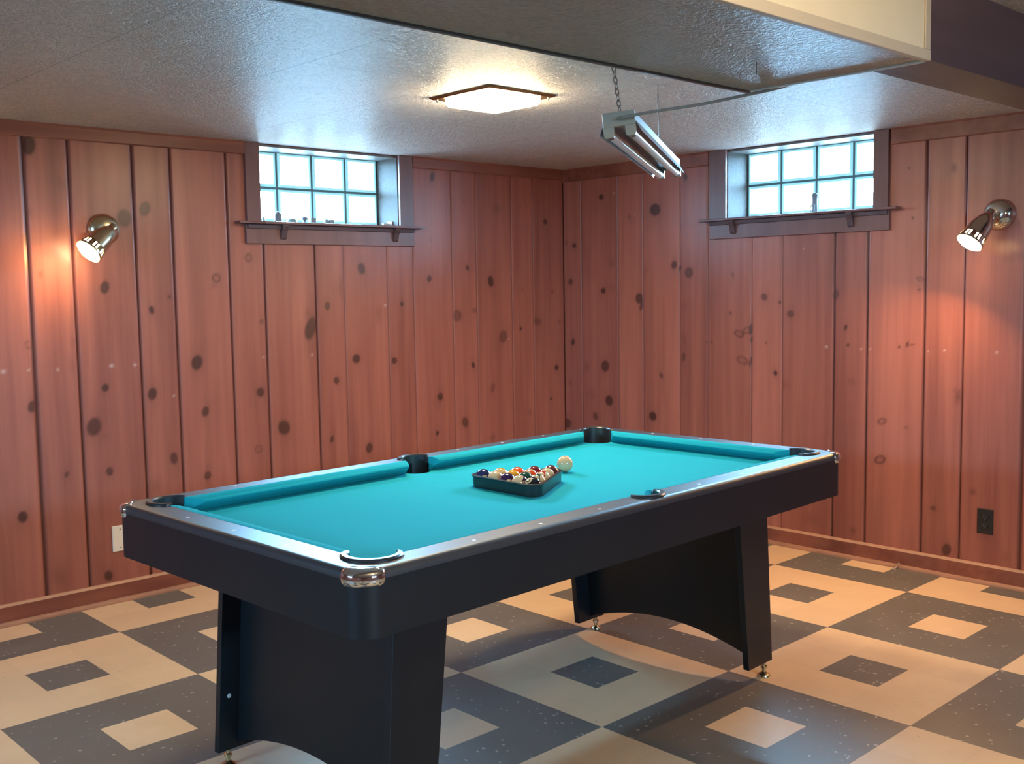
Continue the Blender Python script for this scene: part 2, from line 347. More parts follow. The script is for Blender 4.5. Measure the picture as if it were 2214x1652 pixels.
M['rail'] = plain('rail_laminate', (0.028, 0.028, 0.034), 0.45, spec=0.75, bump=(200, 0.05, 0.001))
M['liner'] = plain('pocket_plastic', (0.020, 0.021, 0.024), 0.33, spec=0.7)
M['pit'] = plain('pocket_inside', (0.006, 0.007, 0.009), 0.6)
M['cloth'] = plain('teal_cloth', (0.011, 0.310, 0.365), 0.95, spec=0.08, bump=(900, 0.25, 0.0006))
M['chrome'] = plain('chrome', (0.80, 0.79, 0.77), 0.07, 1.0)
M['brass'] = plain('brushed_gold', (0.68, 0.60, 0.40), 0.20, 1.0)
M['nickel'] = plain('polished_nickel', (0.66, 0.64, 0.58), 0.10, 1.0)
M['sight'] = plain('pearl_sight', (0.85, 0.85, 0.85), 0.25)
M['white_plastic'] = plain('white_plastic', (0.80, 0.73, 0.62), 0.4)
M['grey_plastic'] = plain('beige_plastic', (0.33, 0.285, 0.22), 0.45)
M['black_plastic'] = plain('black_plastic', (0.018, 0.019, 0.022), 0.35)
M['black_rack'] = plain('rack_plastic', (0.012, 0.013, 0.016), 0.28, spec=0.6)
M['tube'] = plain('tube_glass', (0.78, 0.80, 0.82), 0.12, spec=0.6)
M['hood'] = plain('reflector_metal', (0.40, 0.41, 0.43), 0.30, 1.0)
M['steel'] = plain('dull_steel', (0.16, 0.15, 0.14), 0.35, 1.0)
M['cord'] = plain('grey_cord', (0.23, 0.195, 0.165), 0.5)
M['bronze'] = plain('bronze_plate', (0.28, 0.21, 0.13), 0.3, 1.0)
M['diffuser'] = emit('lamp_diffuser', (1.0, 0.76, 0.45), E_CEIL)
M['globe'] = emit('fill_lamp_globe', (1.0, 0.76, 0.45), E_GLOBE)
M['bulb'] = emit('lamp_bulb', (1.0, 0.72, 0.36), E_BULB)
def glass_mat():
    m, nt, bs = newmat('daylit_glass_block')
    out = [n for n in nt.nodes if n.type == 'OUTPUT_MATERIAL'][0]
    bs.inputs['Base Color'].default_value = (0.6, 0.8, 0.85, 1); bs.inputs['Roughness'].default_value = 0.15
    bs.inputs['Emission Color'].default_value = (0.62, 0.86, 1.0, 1); bs.inputs['Emission Strength'].default_value = E_WIN
    tr = N(nt, 'ShaderNodeBsdfTransparent'); tr.inputs[0].default_value = (0.93, 0.98, 1.0, 1)
    mx = N(nt, 'ShaderNodeMixShader'); mx.inputs[0].default_value = 0.80
    nt.links.new(bs.outputs[0], mx.inputs[1]); nt.links.new(tr.outputs[0], mx.inputs[2]); nt.links.new(mx.outputs[0], out.inputs[0])
    return m
M['glass'] = glass_mat()
M['glass_edge'] = emit('glass_block_edge', (0.30, 0.62, 0.70), 0.45)
M['trinket'] = plain('pale_glass_ornament', (0.20, 0.28, 0.29), 0.2)
M['trinket_dark'] = plain('grey_ornament', (0.14, 0.16, 0.19), 0.4)
M['strip'] = plain('pale_strip', (0.62, 0.50, 0.36), 0.5)
M['slit'] = plain('socket_slit', (0.10, 0.10, 0.10), 0.4)

# ------------------------------------------------------------------ camera
cam = bpy.data.cameras.new('camera')
co = bpy.data.objects.new('camera', cam); col.objects.link(co)
cam.sensor_fit = 'HORIZONTAL'; cam.sensor_width = 36.0
F = 2287.69
cam.lens = F / 2214 * 36.0
cam.clip_start = 0.02
ya, pi_, ro = 0.8185713, -0.0895314, -0.0162296
fw = Vector((math.cos(pi_) * math.cos(ya), math.cos(pi_) * math.sin(ya), math.sin(pi_)))
rr = fw.cross(Vector((0, 0, 1))).normalized(); uu = rr.cross(fw)
r2 = rr * math.cos(ro) + uu * math.sin(ro); u2 = uu * math.cos(ro) - rr * math.sin(ro)
mw = Matrix((r2, u2, -fw)).transposed().to_4x4()
mw.translation = Vector((-4.84736, -4.68413, 1.39794))
co.matrix_world = mw
bpy.context.scene.camera = co

# ------------------------------------------------------------------ room shell
H = 2.1215
XB, YF = -7.6, -7.4       # far sides of the basement, behind the camera
WIN_L = (-2.148, -1.294)  # opening along x in the wall y = 0
WIN_R = (-2.103, -1.243)  # opening along y in the wall x = 0
ZL, ZR = 1.738, 1.750     # sill heights
TOP = 2.108

def knot_field(u, z, knots, specks):
    k = np.zeros_like(u); s = np.zeros_like(u)
    for cu, cz, ru, rv, a, kd in knots:
        ang = 0.35 * math.sin(cu * 91.7 + cz * 37.3)
        du, dz = u - cu, z - cz
        ru = max(ru, 0.006)
        dx = (du * math.cos(ang) + dz * math.sin(ang)) / ru
        dy = (-du * math.sin(ang) + dz * math.cos(ang)) / rv
        d = np.sqrt(dx * dx + dy * dy)
        if kd == 1:
            v = 0.75 * a * np.exp(-d * d * 1.3)
        elif kd == 2:
            v = a * (0.85 * np.exp(-((d - 0.85) / 0.22) ** 2) + 0.30 * np.exp(-d * d))
        else:
            t = np.clip((1.28 - d) / 0.62, 0, 1)
            v = a * (0.80 * t * t * (3 - 2 * t) + 0.22 * np.exp(-((d - 0.95) / 0.3) ** 2) + 0.20 * np.exp(-(dx * dx * 0.35 + dy * dy * 0.12)))
        k = np.maximum(k, v)
    for cu, cz, r in specks:
        d = np.sqrt(((u - cu) / (r * 1.3)) ** 2 + ((z - cz) / r) ** 2)
        s = np.maximum(s, np.clip(1.15 - d, 0, 1) * 0.5)
    return np.clip(k, 0, 1), s

def plank_wall(name, edges, axis, opening, sill, knots, specks, label, gaps, fine_from):
    """axis 0: wall in the plane y=0, boards along x; axis 1: wall in the plane x=0, boards along y"""
    V, Fq, tone, knot, groove, speck = [], [], [], [], [], []
    base = 0
    rnd = random.Random(11 + axis)
    for i in range(len(edges) - 1):
        u0, u1 = edges[i], edges[i + 1]
        tn = rnd.random()
        fine = u1 > fine_from
        g0 = gaps.get(i, 0.0036); g1 = gaps.get(i + 1, 0.0036)
        du = 0.007 if fine else 0.08
        mid = np.linspace(u0 + g0, u1 - g1, max(3, int((u1 - u0) / du)))
        us = np.concatenate([[u0, u0 + g0 * 0.35], mid, [u1 - g1 * 0.35, u1]])
        for e in opening:
            if u0 + g0 < e < u1 - g1: us = np.sort(np.append(us, [e]))
        dep = np.interp(us, [u0, u0 + g0 * 0.35, u0 + g0, u1 - g1, u1 - g1 * 0.35, u1], [0.0075 if g0 > 0.005 else 0.0025, 0.006 if g0 > 0.005 else 0.002, 0, 0, 0.006 if g1 > 0.005 else 0.002, 0.0075 if g1 > 0.005 else 0.0025])
        gr = np.interp(us, [u0, u0 + g0 * 0.5, u0 + g0 * 1.15, u1 - g1 * 1.15, u1 - g1 * 0.5, u1], [1 if g0 > 0.005 else 0.5, 0.8 if g0 > 0.005 else 0.4, 0, 0, 0.8 if g1 > 0.005 else 0.4, 1 if g1 > 0.005 else 0.5])
        zs = np.linspace(0, H, 300 if fine else 3)
        zs = np.sort(np.append(zs, [sill - 0.004]))
        A, B = np.meshgrid(us, zs)
        n, mz = len(us), len(zs)
        D = np.broadcast_to(dep, A.shape)
        k, s = knot_field(A, B, [q for q in knots if u0 - 0.02 < q[0] < u1 + 0.02], specks) if fine else (np.zeros_like(A), np.zeros_like(A))
        P = np.stack([A, D, B], -1) if axis == 0 else np.stack([D, A, B], -1)
        V.append(P.reshape(-1, 3)); tone.append(np.full(A.size, tn)); knot.append(k.ravel()); speck.append(s.ravel())
        groove.append(np.broadcast_to(gr, A.shape).ravel())
        I, J = np.meshgrid(np.arange(n - 1), np.arange(mz - 1))
        cu = (us[:-1] + us[1:])[None, :] / 2; cz = (zs[:-1] + zs[1:])[:, None] / 2
        keep = ~((cu > opening[0]) & (cu < opening[1]) & (cz > sill - 0.004))
        I, J = I[keep], J[keep]
        q = np.stack([J * n + I, J * n + I + 1, (J + 1) * n + I + 1, (J + 1) * n + I], -1) + base
        Fq.append(q[:, ::-1] if axis == 1 else q)
        base += A.size
    # masonry behind the boards, around the opening
    a, b = edges[0], 0.30
    o0, o1 = opening
    bx = [(a, o0, 0, H), (o1, b, 0, H), (o0, o1, 0, sill - 0.004), (o0, o1, TOP + 0.012, H)]
    for (p0, p1, z0, z1) in bx:
        c = np.array([(x, d, z) for z in (z0, z1) for x, d in ((p0, 0.0095), (p1, 0.0095), (p1, 0.30), (p0, 0.30))])
        if axis == 1: c = c[:, [1, 0, 2]]
        V.append(c); m = len(c)
        for arr, val in ((tone, 0.3), (knot, 0), (groove, 0.5), (speck, 0)): arr.append(np.full(m, val))
        f = np.array([(0, 3, 2, 1), (4, 5, 6, 7), (0, 1, 5, 4), (1, 2, 6, 5), (2, 3, 7, 6), (3, 0, 4, 7)]) + base
        Fq.append(f[:, ::-1] if axis == 1 else f); base += m
    V = np.concatenate(V); Fq = np.concatenate(Fq)
    me = bpy.data.meshes.new(name)
    me.vertices.add(len(V)); me.vertices.foreach_set('co', V.astype(np.float32).ravel())
    me.loops.add(Fq.size); me.loops.foreach_set('vertex_index', Fq.astype(np.int32).ravel())
    me.polygons.add(len(Fq)); me.polygons.foreach_set('loop_start', np.arange(0, Fq.size, 4, dtype=np.int32))
    me.update(calc_edges=True)
    for nm, arr in (('tone', tone), ('knot', knot), ('groove', groove), ('speck', speck)):
        at = me.attributes.new(nm, 'FLOAT', 'POINT'); at.data.foreach_set('value', np.concatenate(arr).astype(np.float32))
    me.materials.append(M['pine'])
    o = bpy.data.objects.new(name, me); col.objects.link(o)
    return tag(o, label, 'wall', kind='structure')

eL = [-3.256, -3.068, -2.784, -2.604, -2.322, -2.132, -1.838, -1.662, -1.379, -1.200, -0.917, -0.733, -0.450, -0.270, 0.0]
w = -3.256; pre = []
while w > XB:
    w -= 0.285 if len(pre) % 2 == 0 else 0.183
    pre.append(w)
eL = pre[::-1] + eL
nL = len(pre)
plank_wall('wall_left', eL, 0, WIN_L, ZL, KL, SL, 'knotty pine board wall with the gold lamp and a glass block window', 'x' and {nL: 0.013, nL + 1: 0.009, nL + 2: 0.008, nL + 3: 0.009, nL + 4: 0.008, nL + 5: 0.008, nL + 6: 0.007}, -3.8)
eR = [-2.826, -2.550, -2.363, -2.072, -1.892, -1.592, -1.401, -1.112, -0.916, -0.647, -0.452, -0.152, 0.0]
w = -2.826; pre = []
while w > YF:
    w -= 0.183 if len(pre) % 2 == 0 else 0.285
    pre.append(w)
eR = pre[::-1] + eR
nR = len(pre)
plank_wall('wall_right', eR, 1, WIN_R, ZR, KR, SR, 'knotty pine board wall with the silver lamp and black outlet', {nR: 0.014, nR + 1: 0.006, nR + 2: 0.009, nR + 3: 0.008, nR + 4: 0.007}, -3.1)

def structure(mb, name, mat, label, cat, **kw):
    return tag(mb.build(name, mat, **kw), label, cat, kind='structure')

# walls behind the camera, each with an added unseen window opening for sky fill
WB, WF = (-2.85, -1.65), (-4.05, -2.85)
mb = MB()
for y0_, y1_, z0_, z1_ in ((YF, WB[0], 0, H), (WB[1], 0.3, 0, H), (WB[0], WB[1], 0, 1.72), (WB[0], WB[1], 2.10, H)): mb.box((XB - 0.2, y0_, z0_), (XB, y1_, z1_))
structure(mb, 'wall_back', M['pine'], 'far pine wall behind the camera', 'wall')
mb = MB()
for x0_, x1_, z0_, z1_ in ((XB, WF[0], 0, H), (WF[1], 0.3, 0, H), (WF[0], WF[1], 0, 1.72), (WF[0], WF[1], 2.10, H)): mb.box((x0_, YF - 0.2, z0_), (x1_, YF, z1_))
structure(mb, 'wall_front', M['pine'], 'far pine wall opposite the gold lamp wall', 'wall')
fl = structure(MB().box((XB + 0.375, YF + 1.799, -0.08), (0.30 + 0.375, 0.30 + 1.799, 0)), 'floor', M['floor'], 'checkered vinyl tile floor of tan and grey squares with inset tiles', 'floor')
fl.location = (-0.375058, -1.798885, 0); fl.rotation_euler = (0, 0, 0.0040246)
structure(MB().box((XB - 0.2, YF - 0.2, H), (0.3, 0.3, H + 0.1)), 'ceiling', M['ceil'], 'glossy stippled tile ceiling', 'ceiling')

# crown boards, baseboards
def run_board(name, segs, prof, axis, mat, label, cat, worn=()):
    """prof: (depth into the room, z) polygon, swept along the wall"""
    mb = MB()
    for a, b in segs:
        L = []
        for u in (a, b):
            L.append([(u, -d, z) if axis == 0 else (-d, u, z) for d, z in prof])
        k0 = len(mb.f)
        mb.loft(L)
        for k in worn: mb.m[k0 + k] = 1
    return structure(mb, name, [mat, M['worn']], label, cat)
crown = [(0, 2.060), (0.013, 2.060), (0.017, 2.064), (0.017, 2.112), (0.022, H), (0, H)]
run_board('trim_1', [(XB, -2.226), (-1.196, -0.0225)], crown, 0, M['pine_trim'], 'pine crown board along the top of the gold lamp wall', 'trim')
crownR = [(0, 2.046), (0.013, 2.046), (0.017, 2.050), (0.017, 2.112), (0.022, H), (0, H)]
run_board('trim_2', [(-3.318, -2.193), (-1.128, 0)], crownR, 1, M['pine_trim'], 'pine crown board along the top of the silver lamp wall', 'trim')
basep = [(0, 0), (0.015, 0), (0.015, 0.082), (0.010, 0.092), (0, 0.093)]
qr = [(0.015, 0), (0.033, 0), (0.0325, 0.006), (0.030, 0.012), (0.026, 0.016), (0.021, 0.0185), (0.015, 0.019)]
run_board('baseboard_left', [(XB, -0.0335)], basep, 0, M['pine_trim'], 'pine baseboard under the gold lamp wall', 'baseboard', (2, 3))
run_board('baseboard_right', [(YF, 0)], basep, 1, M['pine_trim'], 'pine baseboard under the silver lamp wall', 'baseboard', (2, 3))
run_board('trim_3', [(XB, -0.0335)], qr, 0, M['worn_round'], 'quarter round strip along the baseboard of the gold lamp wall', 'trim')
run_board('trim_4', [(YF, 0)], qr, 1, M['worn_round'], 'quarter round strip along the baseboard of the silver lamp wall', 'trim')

# boxed-in duct and the pine beam that carries on from its end
XE, Y0, Y1, ZS = -2.335, -3.478, -2.972, 1.925
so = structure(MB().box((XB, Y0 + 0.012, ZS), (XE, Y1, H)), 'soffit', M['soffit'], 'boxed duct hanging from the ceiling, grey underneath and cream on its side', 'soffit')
structure_part = lambda mb, name, mat, **kw: mb.build(name, mat, so, **kw)
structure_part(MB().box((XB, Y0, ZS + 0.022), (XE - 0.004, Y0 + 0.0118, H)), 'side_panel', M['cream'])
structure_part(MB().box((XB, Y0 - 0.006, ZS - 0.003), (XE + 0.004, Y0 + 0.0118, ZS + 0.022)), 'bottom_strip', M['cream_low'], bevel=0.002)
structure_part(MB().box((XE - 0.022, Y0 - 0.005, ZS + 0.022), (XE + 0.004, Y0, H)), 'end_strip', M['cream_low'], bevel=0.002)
structure_part(MB().box((XB, Y1, ZS - 0.006), (XE + 0.010, Y1 + 0.014, ZS + 0.020)), 'edge_molding', M['edge'], bevel=0.003)
structure_part(MB().box((XE, Y0 + 0.012, ZS - 0.004), (XE + 0.012, Y1, ZS + 0.018)), 'end_molding', M['edge_white'], bevel=0.003)
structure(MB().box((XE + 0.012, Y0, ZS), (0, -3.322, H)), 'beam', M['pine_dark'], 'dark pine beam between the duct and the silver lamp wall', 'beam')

# ------------------------------------------------------------------ windows
def window(n, op, sill, zrow, axis, brackets, label):
    o0, o1 = op
    P = (lambda u, d, z: (u, d, z)) if axis == 0 else (lambda u, d, z: (d, u, z))
    def bx(mb, u0, u1, d0, d1, z0, z1, mi=0):
        a, b = P(u0, d0, z0), P(u1, d1, z1)
        lo = tuple(min(p, q) for p, q in zip(a, b)); hi = tuple(max(p, q) for p, q in zip(a, b))
        return mb.box(lo, hi, mi)
    root = empty('window_%d' % n, P((o0 + o1) / 2, 0.0, sill))
    tag(root, label, 'window', kind='structure')
    def part(mb, name, mat, par=root, **kw):
        o = mb.build(name, mat, None, **kw)
        o.parent = par
        o.matrix_parent_inverse = Matrix.Translation(-Vector(root.location))
        return o
    # reveal: side linings, sill and head
    mb = MB()
    bx(mb, o0, o0 + 0.004, 0.001, 0.27, sill, TOP); bx(mb, o1 - 0.004, o1, 0.001, 0.27, sill, TOP)
    part(mb, 'reveal', M['plaster'])
    mb = MB(); bx(mb, o0 + 0.004, o1 - 0.004, 0.012, 0.27, TOP, TOP + 0.010)
    part(mb, 'head_board', M['head'])
    # mortar grid and glass blocks
    g0 = 0.180
    w = (o1 - o0 - 0.008) / 4
    z0 = sill + 0.017
    mb = MB()
    for i in range(5):
        uu_ = o0 + 0.004 + i * w
        bx(mb, max(uu_ - 0.0072, o0 + 0.004), min(uu_ + 0.0072, o1 - 0.004), g0 + 0.012, g0 + 0.066, sill, TOP)
    for za, zb in ((sill, z0 + 0.0002), (zrow - 0.0062, zrow + 0.0062), (TOP - 0.0022, TOP)):
        for i in range(4):
            uu_ = o0 + 0.004 + i * w
            bx(mb, uu_ + 0.0072, uu_ + w - 0.0072, g0 + 0.012, g0 + 0.066, za, zb)
    part(mb, 'mortar', M['mortar'])
    zs = [(z0, zrow - 0.006), (zrow + 0.006, TOP - 0.002)]
    for i in range(4):
        for k in range(2):
            u0 = o0 + 0.004 + i * w + 0.007; u1 = o0 + 0.004 + (i + 1) * w - 0.007
            a, b = zs[k]
            mb = MB()
            loops = []
            for ins, d in ((0.0, g0 + 0.069), (0.0, g0 + 0.008), (0.003, g0 + 0.002), (0.010, g0), (0.014, g0 + 0.003)):
                loops.append([P(u, d, z) for u, z in ((u0 + ins, a + ins), (u1 - ins, a + ins), (u1 - ins, b - ins), (u0 + ins, b - ins))])
            mb.loft(loops, True, False, False, 1)
            mb.add(loops[0], [(0, 1, 2, 3)], 0)
            ins = 0.014
            mb.add([P(u, g0 + 0.003, z) for u, z in ((u0 + ins, a + ins), (u1 - ins, a + ins), (u1 - ins, b - ins), (u0 + ins, b - ins))], [(0, 1, 2, 3)], 0)
            part(mb, 'glass_block', [M['glass'], M['glass_edge']])
    # casing boards, shelf, apron, brackets
    for a, b in ((o0 - 0.078, o0), (o1, o1 + 0.092 if axis == 0 else o1 + 0.110)):
        mb = MB(); bx(mb, a, b, -0.019, 0.0, sill, H - 0.001)
        part(mb, 'casing', M['pine_case'], bevel=0.0025)
    c0 = o0 - 0.085; c1 = o1 + (0.092 if axis == 0 else 0.104)
    mb = MB(); bx(mb, o0 + 0.004, o1 - 0.004, -0.055, 0.19, sill - 0.012, sill)
    bx(mb, c0 - 0.052, o0 + 0.004, -0.055, -0.0005, sill - 0.012, sill); bx(mb, o1 - 0.004, c1 + 0.052, -0.055, -0.0005, sill - 0.012, sill)
    part(mb, 'sill_shelf', M['pine_case'], bevel=0.002)
    mb = MB(); bx(mb, c0, c1, -0.018, 0.0, sill - 0.108, sill - 0.0125)
    part(mb, 'apron', M['pine_case'], bevel=0.002)
    mb = MB(); bx(mb, c0 + 0.005, c1 - 0.005, -0.030, -0.0185, sill - 0.034, sill - 0.0125)
    part(mb, 'cleat', M['pine_dark'], bevel=0.002)
    for u in brackets:
        pr = [(-0.0185, -0.0125), (-0.050, -0.0125), (-0.050, -0.022), (-0.036, -0.045), (-0.027, -0.078), (-0.0185, -0.086)]
        mb = MB()
        hw = 0.016
        mb.loft([[P(u - hw, d, sill + z) for d, z in pr], [P(u + hw, d, sill + z) for d, z in pr]])
        part(mb, 'bracket', M['pine_dark'], bevel=0.0015)
    return root, part, bx
w1, part1, bx1 = window(1, WIN_L, ZL, 1.926, 0, (-2.03, -1.335), 'glass block window in the gold lamp wall with ornaments on its shelf')
w2, part2, bx2 = window(2, WIN_R, ZR, 1.934, 1, (-1.99, -1.295), 'glass block window in the silver lamp wall with one figurine on its shelf')
mb = MB(); bx1(mb, -1.352, -1.302, 0.06, 0.075, ZL + 0.0002, ZL + 0.018); bx1(mb, -1.306, -1.299, 0.05, 0.085, ZL + 0.0002, ZL + 0.030)
part1(mb, 'track_piece', M['edge_white'])

# ------------------------------------------------------------------ pool table
TX, TY, TR = -2.5525, -2.2499, 0.0393
ZT, ZB = 0.800, 0.755
table = empty('pool_table', (TX, TY, 0), TR)
tag(table, 'black pool table with teal cloth and chrome corners in the middle of the floor', 'pool table')
HX, HY = 1.065, 0.575
IX, IY = 0.980, 0.495
CPX, CPY, CPR = 0.945, 0.463, 0.056      # corner pockets
SPY, SPR = 0.500, 0.050                  # side pockets

def arc(cx_, cy_, r, a0, a1, n):
    return [(cx_ + r * math.cos(a0 + (a1 - a0) * i / n), cy_ + r * math.sin(a0 + (a1 - a0) * i / n)) for i in range(n + 1)]

def inner_loop(outward, n=16):
    """inner rectangle with the six pocket circles added (outward) or taken away"""
    q = []
    dxs = math.sqrt(SPR ** 2 - (IY - SPY) ** 2)
    a_s = math.atan2(IY - SPY, dxs)
    ay = IY - CPY; ax = IX - CPX
    y_at = math.sqrt(CPR ** 2 - ax ** 2); x_at = math.sqrt(CPR ** 2 - ay ** 2)
    # quadrant order: start right side, counter-clockwise; corner at (+,+)
    aA = math.atan2(-y_at, ax); aB = math.atan2(ay, -x_at)
    def corner(sx, sy):
        if outward: pts = arc(0, 0, CPR, aA, aB, n)
        else: pts = arc(0, 0, CPR, aA, aB - 2 * PI, n)
        pts = [(CPX + x, CPY + y) for x, y in pts]
        pts = [(sx * x, sy * y) for x, y in pts]
        return pts if sx * sy > 0 else pts[::-1]
    def side(sy):
        a0, a1 = a_s, PI - a_s
        pts = arc(0, 0, SPR, a0, a1, n) if outward else arc(0, 0, SPR, a0, a1 - 2 * PI, n)
        pts = [(x, SPY + y) for x, y in pts]
        return pts if sy > 0 else [(-x, -y) for x, y in pts]
    q += corner(1, 1) + side(1) + corner(-1, 1) + corner(-1, -1) + side(-1) + corner(1, -1)
    return q

def fill(loops, z):
    bm = bmesh.new()
    for L in loops:
        vs = [bm.verts.new((x, y, z)) for x, y in L]
        for i in range(len(vs)): bm.edges.new((vs[i], vs[(i + 1) % len(vs)]))
    bmesh.ops.triangle_fill(bm, edges=bm.edges[:], use_beauty=True, normal=(0, 0, 1))
    bm.verts.index_update()
    v = [tuple(p.co) for p in bm.verts]; f = [tuple(p.index for p in q.verts) for q in bm.faces]
    bm.free()
    return v, f

# rail top (one frame), with rounded outer edge
mb = MB()
il = inner_loop(True)
lv = []
for o_, z in ((0.0, 0.7776), (0.0, 0.7830), (0.0025, 0.791), (0.008, 0.7975), (0.015, 0.800), (0.0165, 0.800), (0.019, 0.800)):
    lv.append([(x, y, z) for x, y in rrect(HX - o_, HY - o_, 0.055 - o_ * 0.5)])
mb.loft(lv, True, False, False)
v, f = fill([[(p[0], p[1]) for p in lv[-1]], il], ZT); mb.add(v, f)
mb.loft([[(x, y, ZT) for x, y in il], [(x, y, 0.7776) for x, y in il]], True, False, False)
v, f = fill([[(p[0], p[1]) for p in lv[0]], il], 0.7776); mb.add(v, f)
mb.build('rail', M['rail'], table, smooth=True)
# cabinet skirt
mb = MB()
ol = rrect(HX - 0.0003, HY - 0.0003, 0.0547); inn = rrect(HX - 0.030, HY - 0.030, 0.03)
mb.loft([[(x, y, 0.7773) for x, y in ol], [(x, y, 0.650) for x, y in ol], [(x, y, 0.650) for x, y in inn], [(x, y, 0.7773) for x, y in inn], [(x, y, 0.7773) for x, y in ol]], True, False, False)
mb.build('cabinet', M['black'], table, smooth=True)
# bed
bl = inner_loop(False)
mb = MB()
v, f = fill([bl], ZB); mb.add(v, f)
mb.loft([[(x, y, ZB) for x, y in bl], [(x, y, ZB - 0.010) for x, y in bl]], True, False, False)
mb.build('bed_cloth', M['cloth'], table)
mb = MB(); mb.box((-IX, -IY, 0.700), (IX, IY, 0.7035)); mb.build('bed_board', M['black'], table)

# cushions
cprof = [(0.0, 0.8003), (0.010, 0.8010), (0.022, 0.7995), (0.036, 0.7950), (0.0440, 0.7905), (0.0455, 0.7870), (0.0440, 0.7835), (0.020, 0.768), (0.006, ZB + 0.001), (0.0, ZB + 0.001)]
def cushion(a0, a1, k0, k1, orient):
    """a0..a1 back edge span; k0,k1 how far the ends slope in per unit depth; orient maps (u, depth, z)"""
    loops = []
    ns = [0.0, 0.006, 0.03] ; L = a1 - a0
    st = [(0, 0.0), (0.010, 1.0)]
    def ring(end, t):
        r = []
        for d, z in cprof:
            base = a0 + k0 * d if end == 0 else a1 - k1 * d
            off = t
            sc = 1.0 if t > 0 else 0.80
            dd = d * (1.0 if t > 0 else 0.90)
            r.append(orient(base + off if end == 0 else base - off, dd, z))
        return r
    loops = [ring(0, 0.0), ring(0, 0.006), ring(1, 0.006), ring(1, 0.0)]
    mb = MB(); mb.loft(loops)
    return mb
for sy in (1, -1):
    for sx in (1, -1):
        ori = (lambda u, d, z, sx=sx, sy=sy: (sx * u, sy * (IY - d), z))
        cushion(0.054, 0.8965, 0.35, 0.95, ori).build('cushion', M['cloth'], table, smooth=True)
for sx in (1, -1):
    ori = (lambda u, d, z, sx=sx: (sx * (IX - d), u, z))
    cushion(-0.4165, 0.4165, 0.95, 0.95, ori).build('cushion', M['cloth'], table, smooth=True)

# pocket liners
def liner(cx_, cy_, rin, rout, a0, a1):
    mb = MB()
    n = 28
    prof = [(rin - 0.001, 0.690), (rin - 0.001, 0.8035), (rin + 0.002, 0.8075), (rout - 0.004, 0.8075), (rout, 0.8035), (rout, 0.7985), (rin + 0.004, 0.7985), (rin + 0.0015, 0.690)]
    loops = []
    for i in range(n + 1):
        a = a0 + (a1 - a0) * i / n
        e = min(i, n - i)
        tk = (0.35, 0.72, 0.93)[e] if e < 3 else 1.0
        loops.append([(cx_ + (rin + (r - rin) * (tk if r > rin + 0.003 else 1)) * math.cos(a), cy_ + (rin + (r - rin) * (tk if r > rin + 0.003 else 1)) * math.sin(a), z) for r, z in prof])
    mb.loft(loops)
    mb.lathe([(rin - 0.0005, ZB - 0.012), (rin - 0.0005, 0.690), (rin + 0.001, 0.690), (rin + 0.001, ZB - 0.012)], 32, 1, Matrix.Translation((cx_, cy_, 0)), False, False)
    mb.lathe([(0.0, 0.690), (rin, 0.690), (rin, 0.687), (0.0, 0.687)], 32, 1, Matrix.Translation((cx_, cy_, 0)), False, False)
    return mb.build('pocket_liner', [M['liner'], M['pit']], table, smooth=True)
for sx in (1, -1):
    for sy in (1, -1):
        m0 = math.atan2(sy, sx)
        liner(sx * CPX, sy * CPY, CPR, 0.0735, m0 - math.radians(106), m0 + math.radians(106))
for sy in (1, -1):
    m0 = sy * PI / 2
    liner(0, sy * SPY, SPR, 0.0665, m0 - math.radians(88), m0 + math.radians(88))

# chrome corner castings
for sx in (1, -1):
    for sy in (1, -1):
        mb = MB()
        c0 = (HX - 0.055, HY - 0.055)
        prof = [(0.026, 0.8008), (0.030, 0.8035), (0.044, 0.8035), (0.055, 0.8000), (0.0615, 0.7920), (0.0630, 0.7800), (0.0615, 0.7720), (0.0575, 0.7660), (0.0540, 0.7660), (0.0540, 0.7900), (0.045, 0.7985)]
        n = 20
        loops = []
        for i in range(n + 1):
            a = math.radians(-14 + 118 * i / n)
            e = min(i, n - i); tk = (0.25, 0.75, 0.95)[e] if e < 3 else 1.0
            loops.append([(sx * (c0[0] + (0.0545 + (r - 0.0545) * tk) * math.cos(a)), sy * (c0[1] + (0.0545 + (r - 0.0545) * tk) * math.sin(a)), 0.780 + (z - 0.780) * (0.7 + 0.3 * tk)) for r, z in prof])
        mb.loft(loops)
        mb.build('corner_cap', M['chrome'], table, smooth=True)['label'] = 'chrome corner cap'

# sights
SD = 0.2327
spots = [(sx * 1.021, k * SD) for sx in (1, -1) for k in (-1, 0, 1)] + [(k * SD, sy * 0.536) for sy in (1, -1) for k in (-3, -2, -1, 1, 2, 3)]
for x, y in spots:
    MB().lathe([(0.0055, ZT - 0.0005), (0.0055, ZT + 0.0003), (0.0, ZT + 0.0004)], 12, 0, Matrix.Translation((x, y, 0)), True, False).build('sight', M['sight'], table)

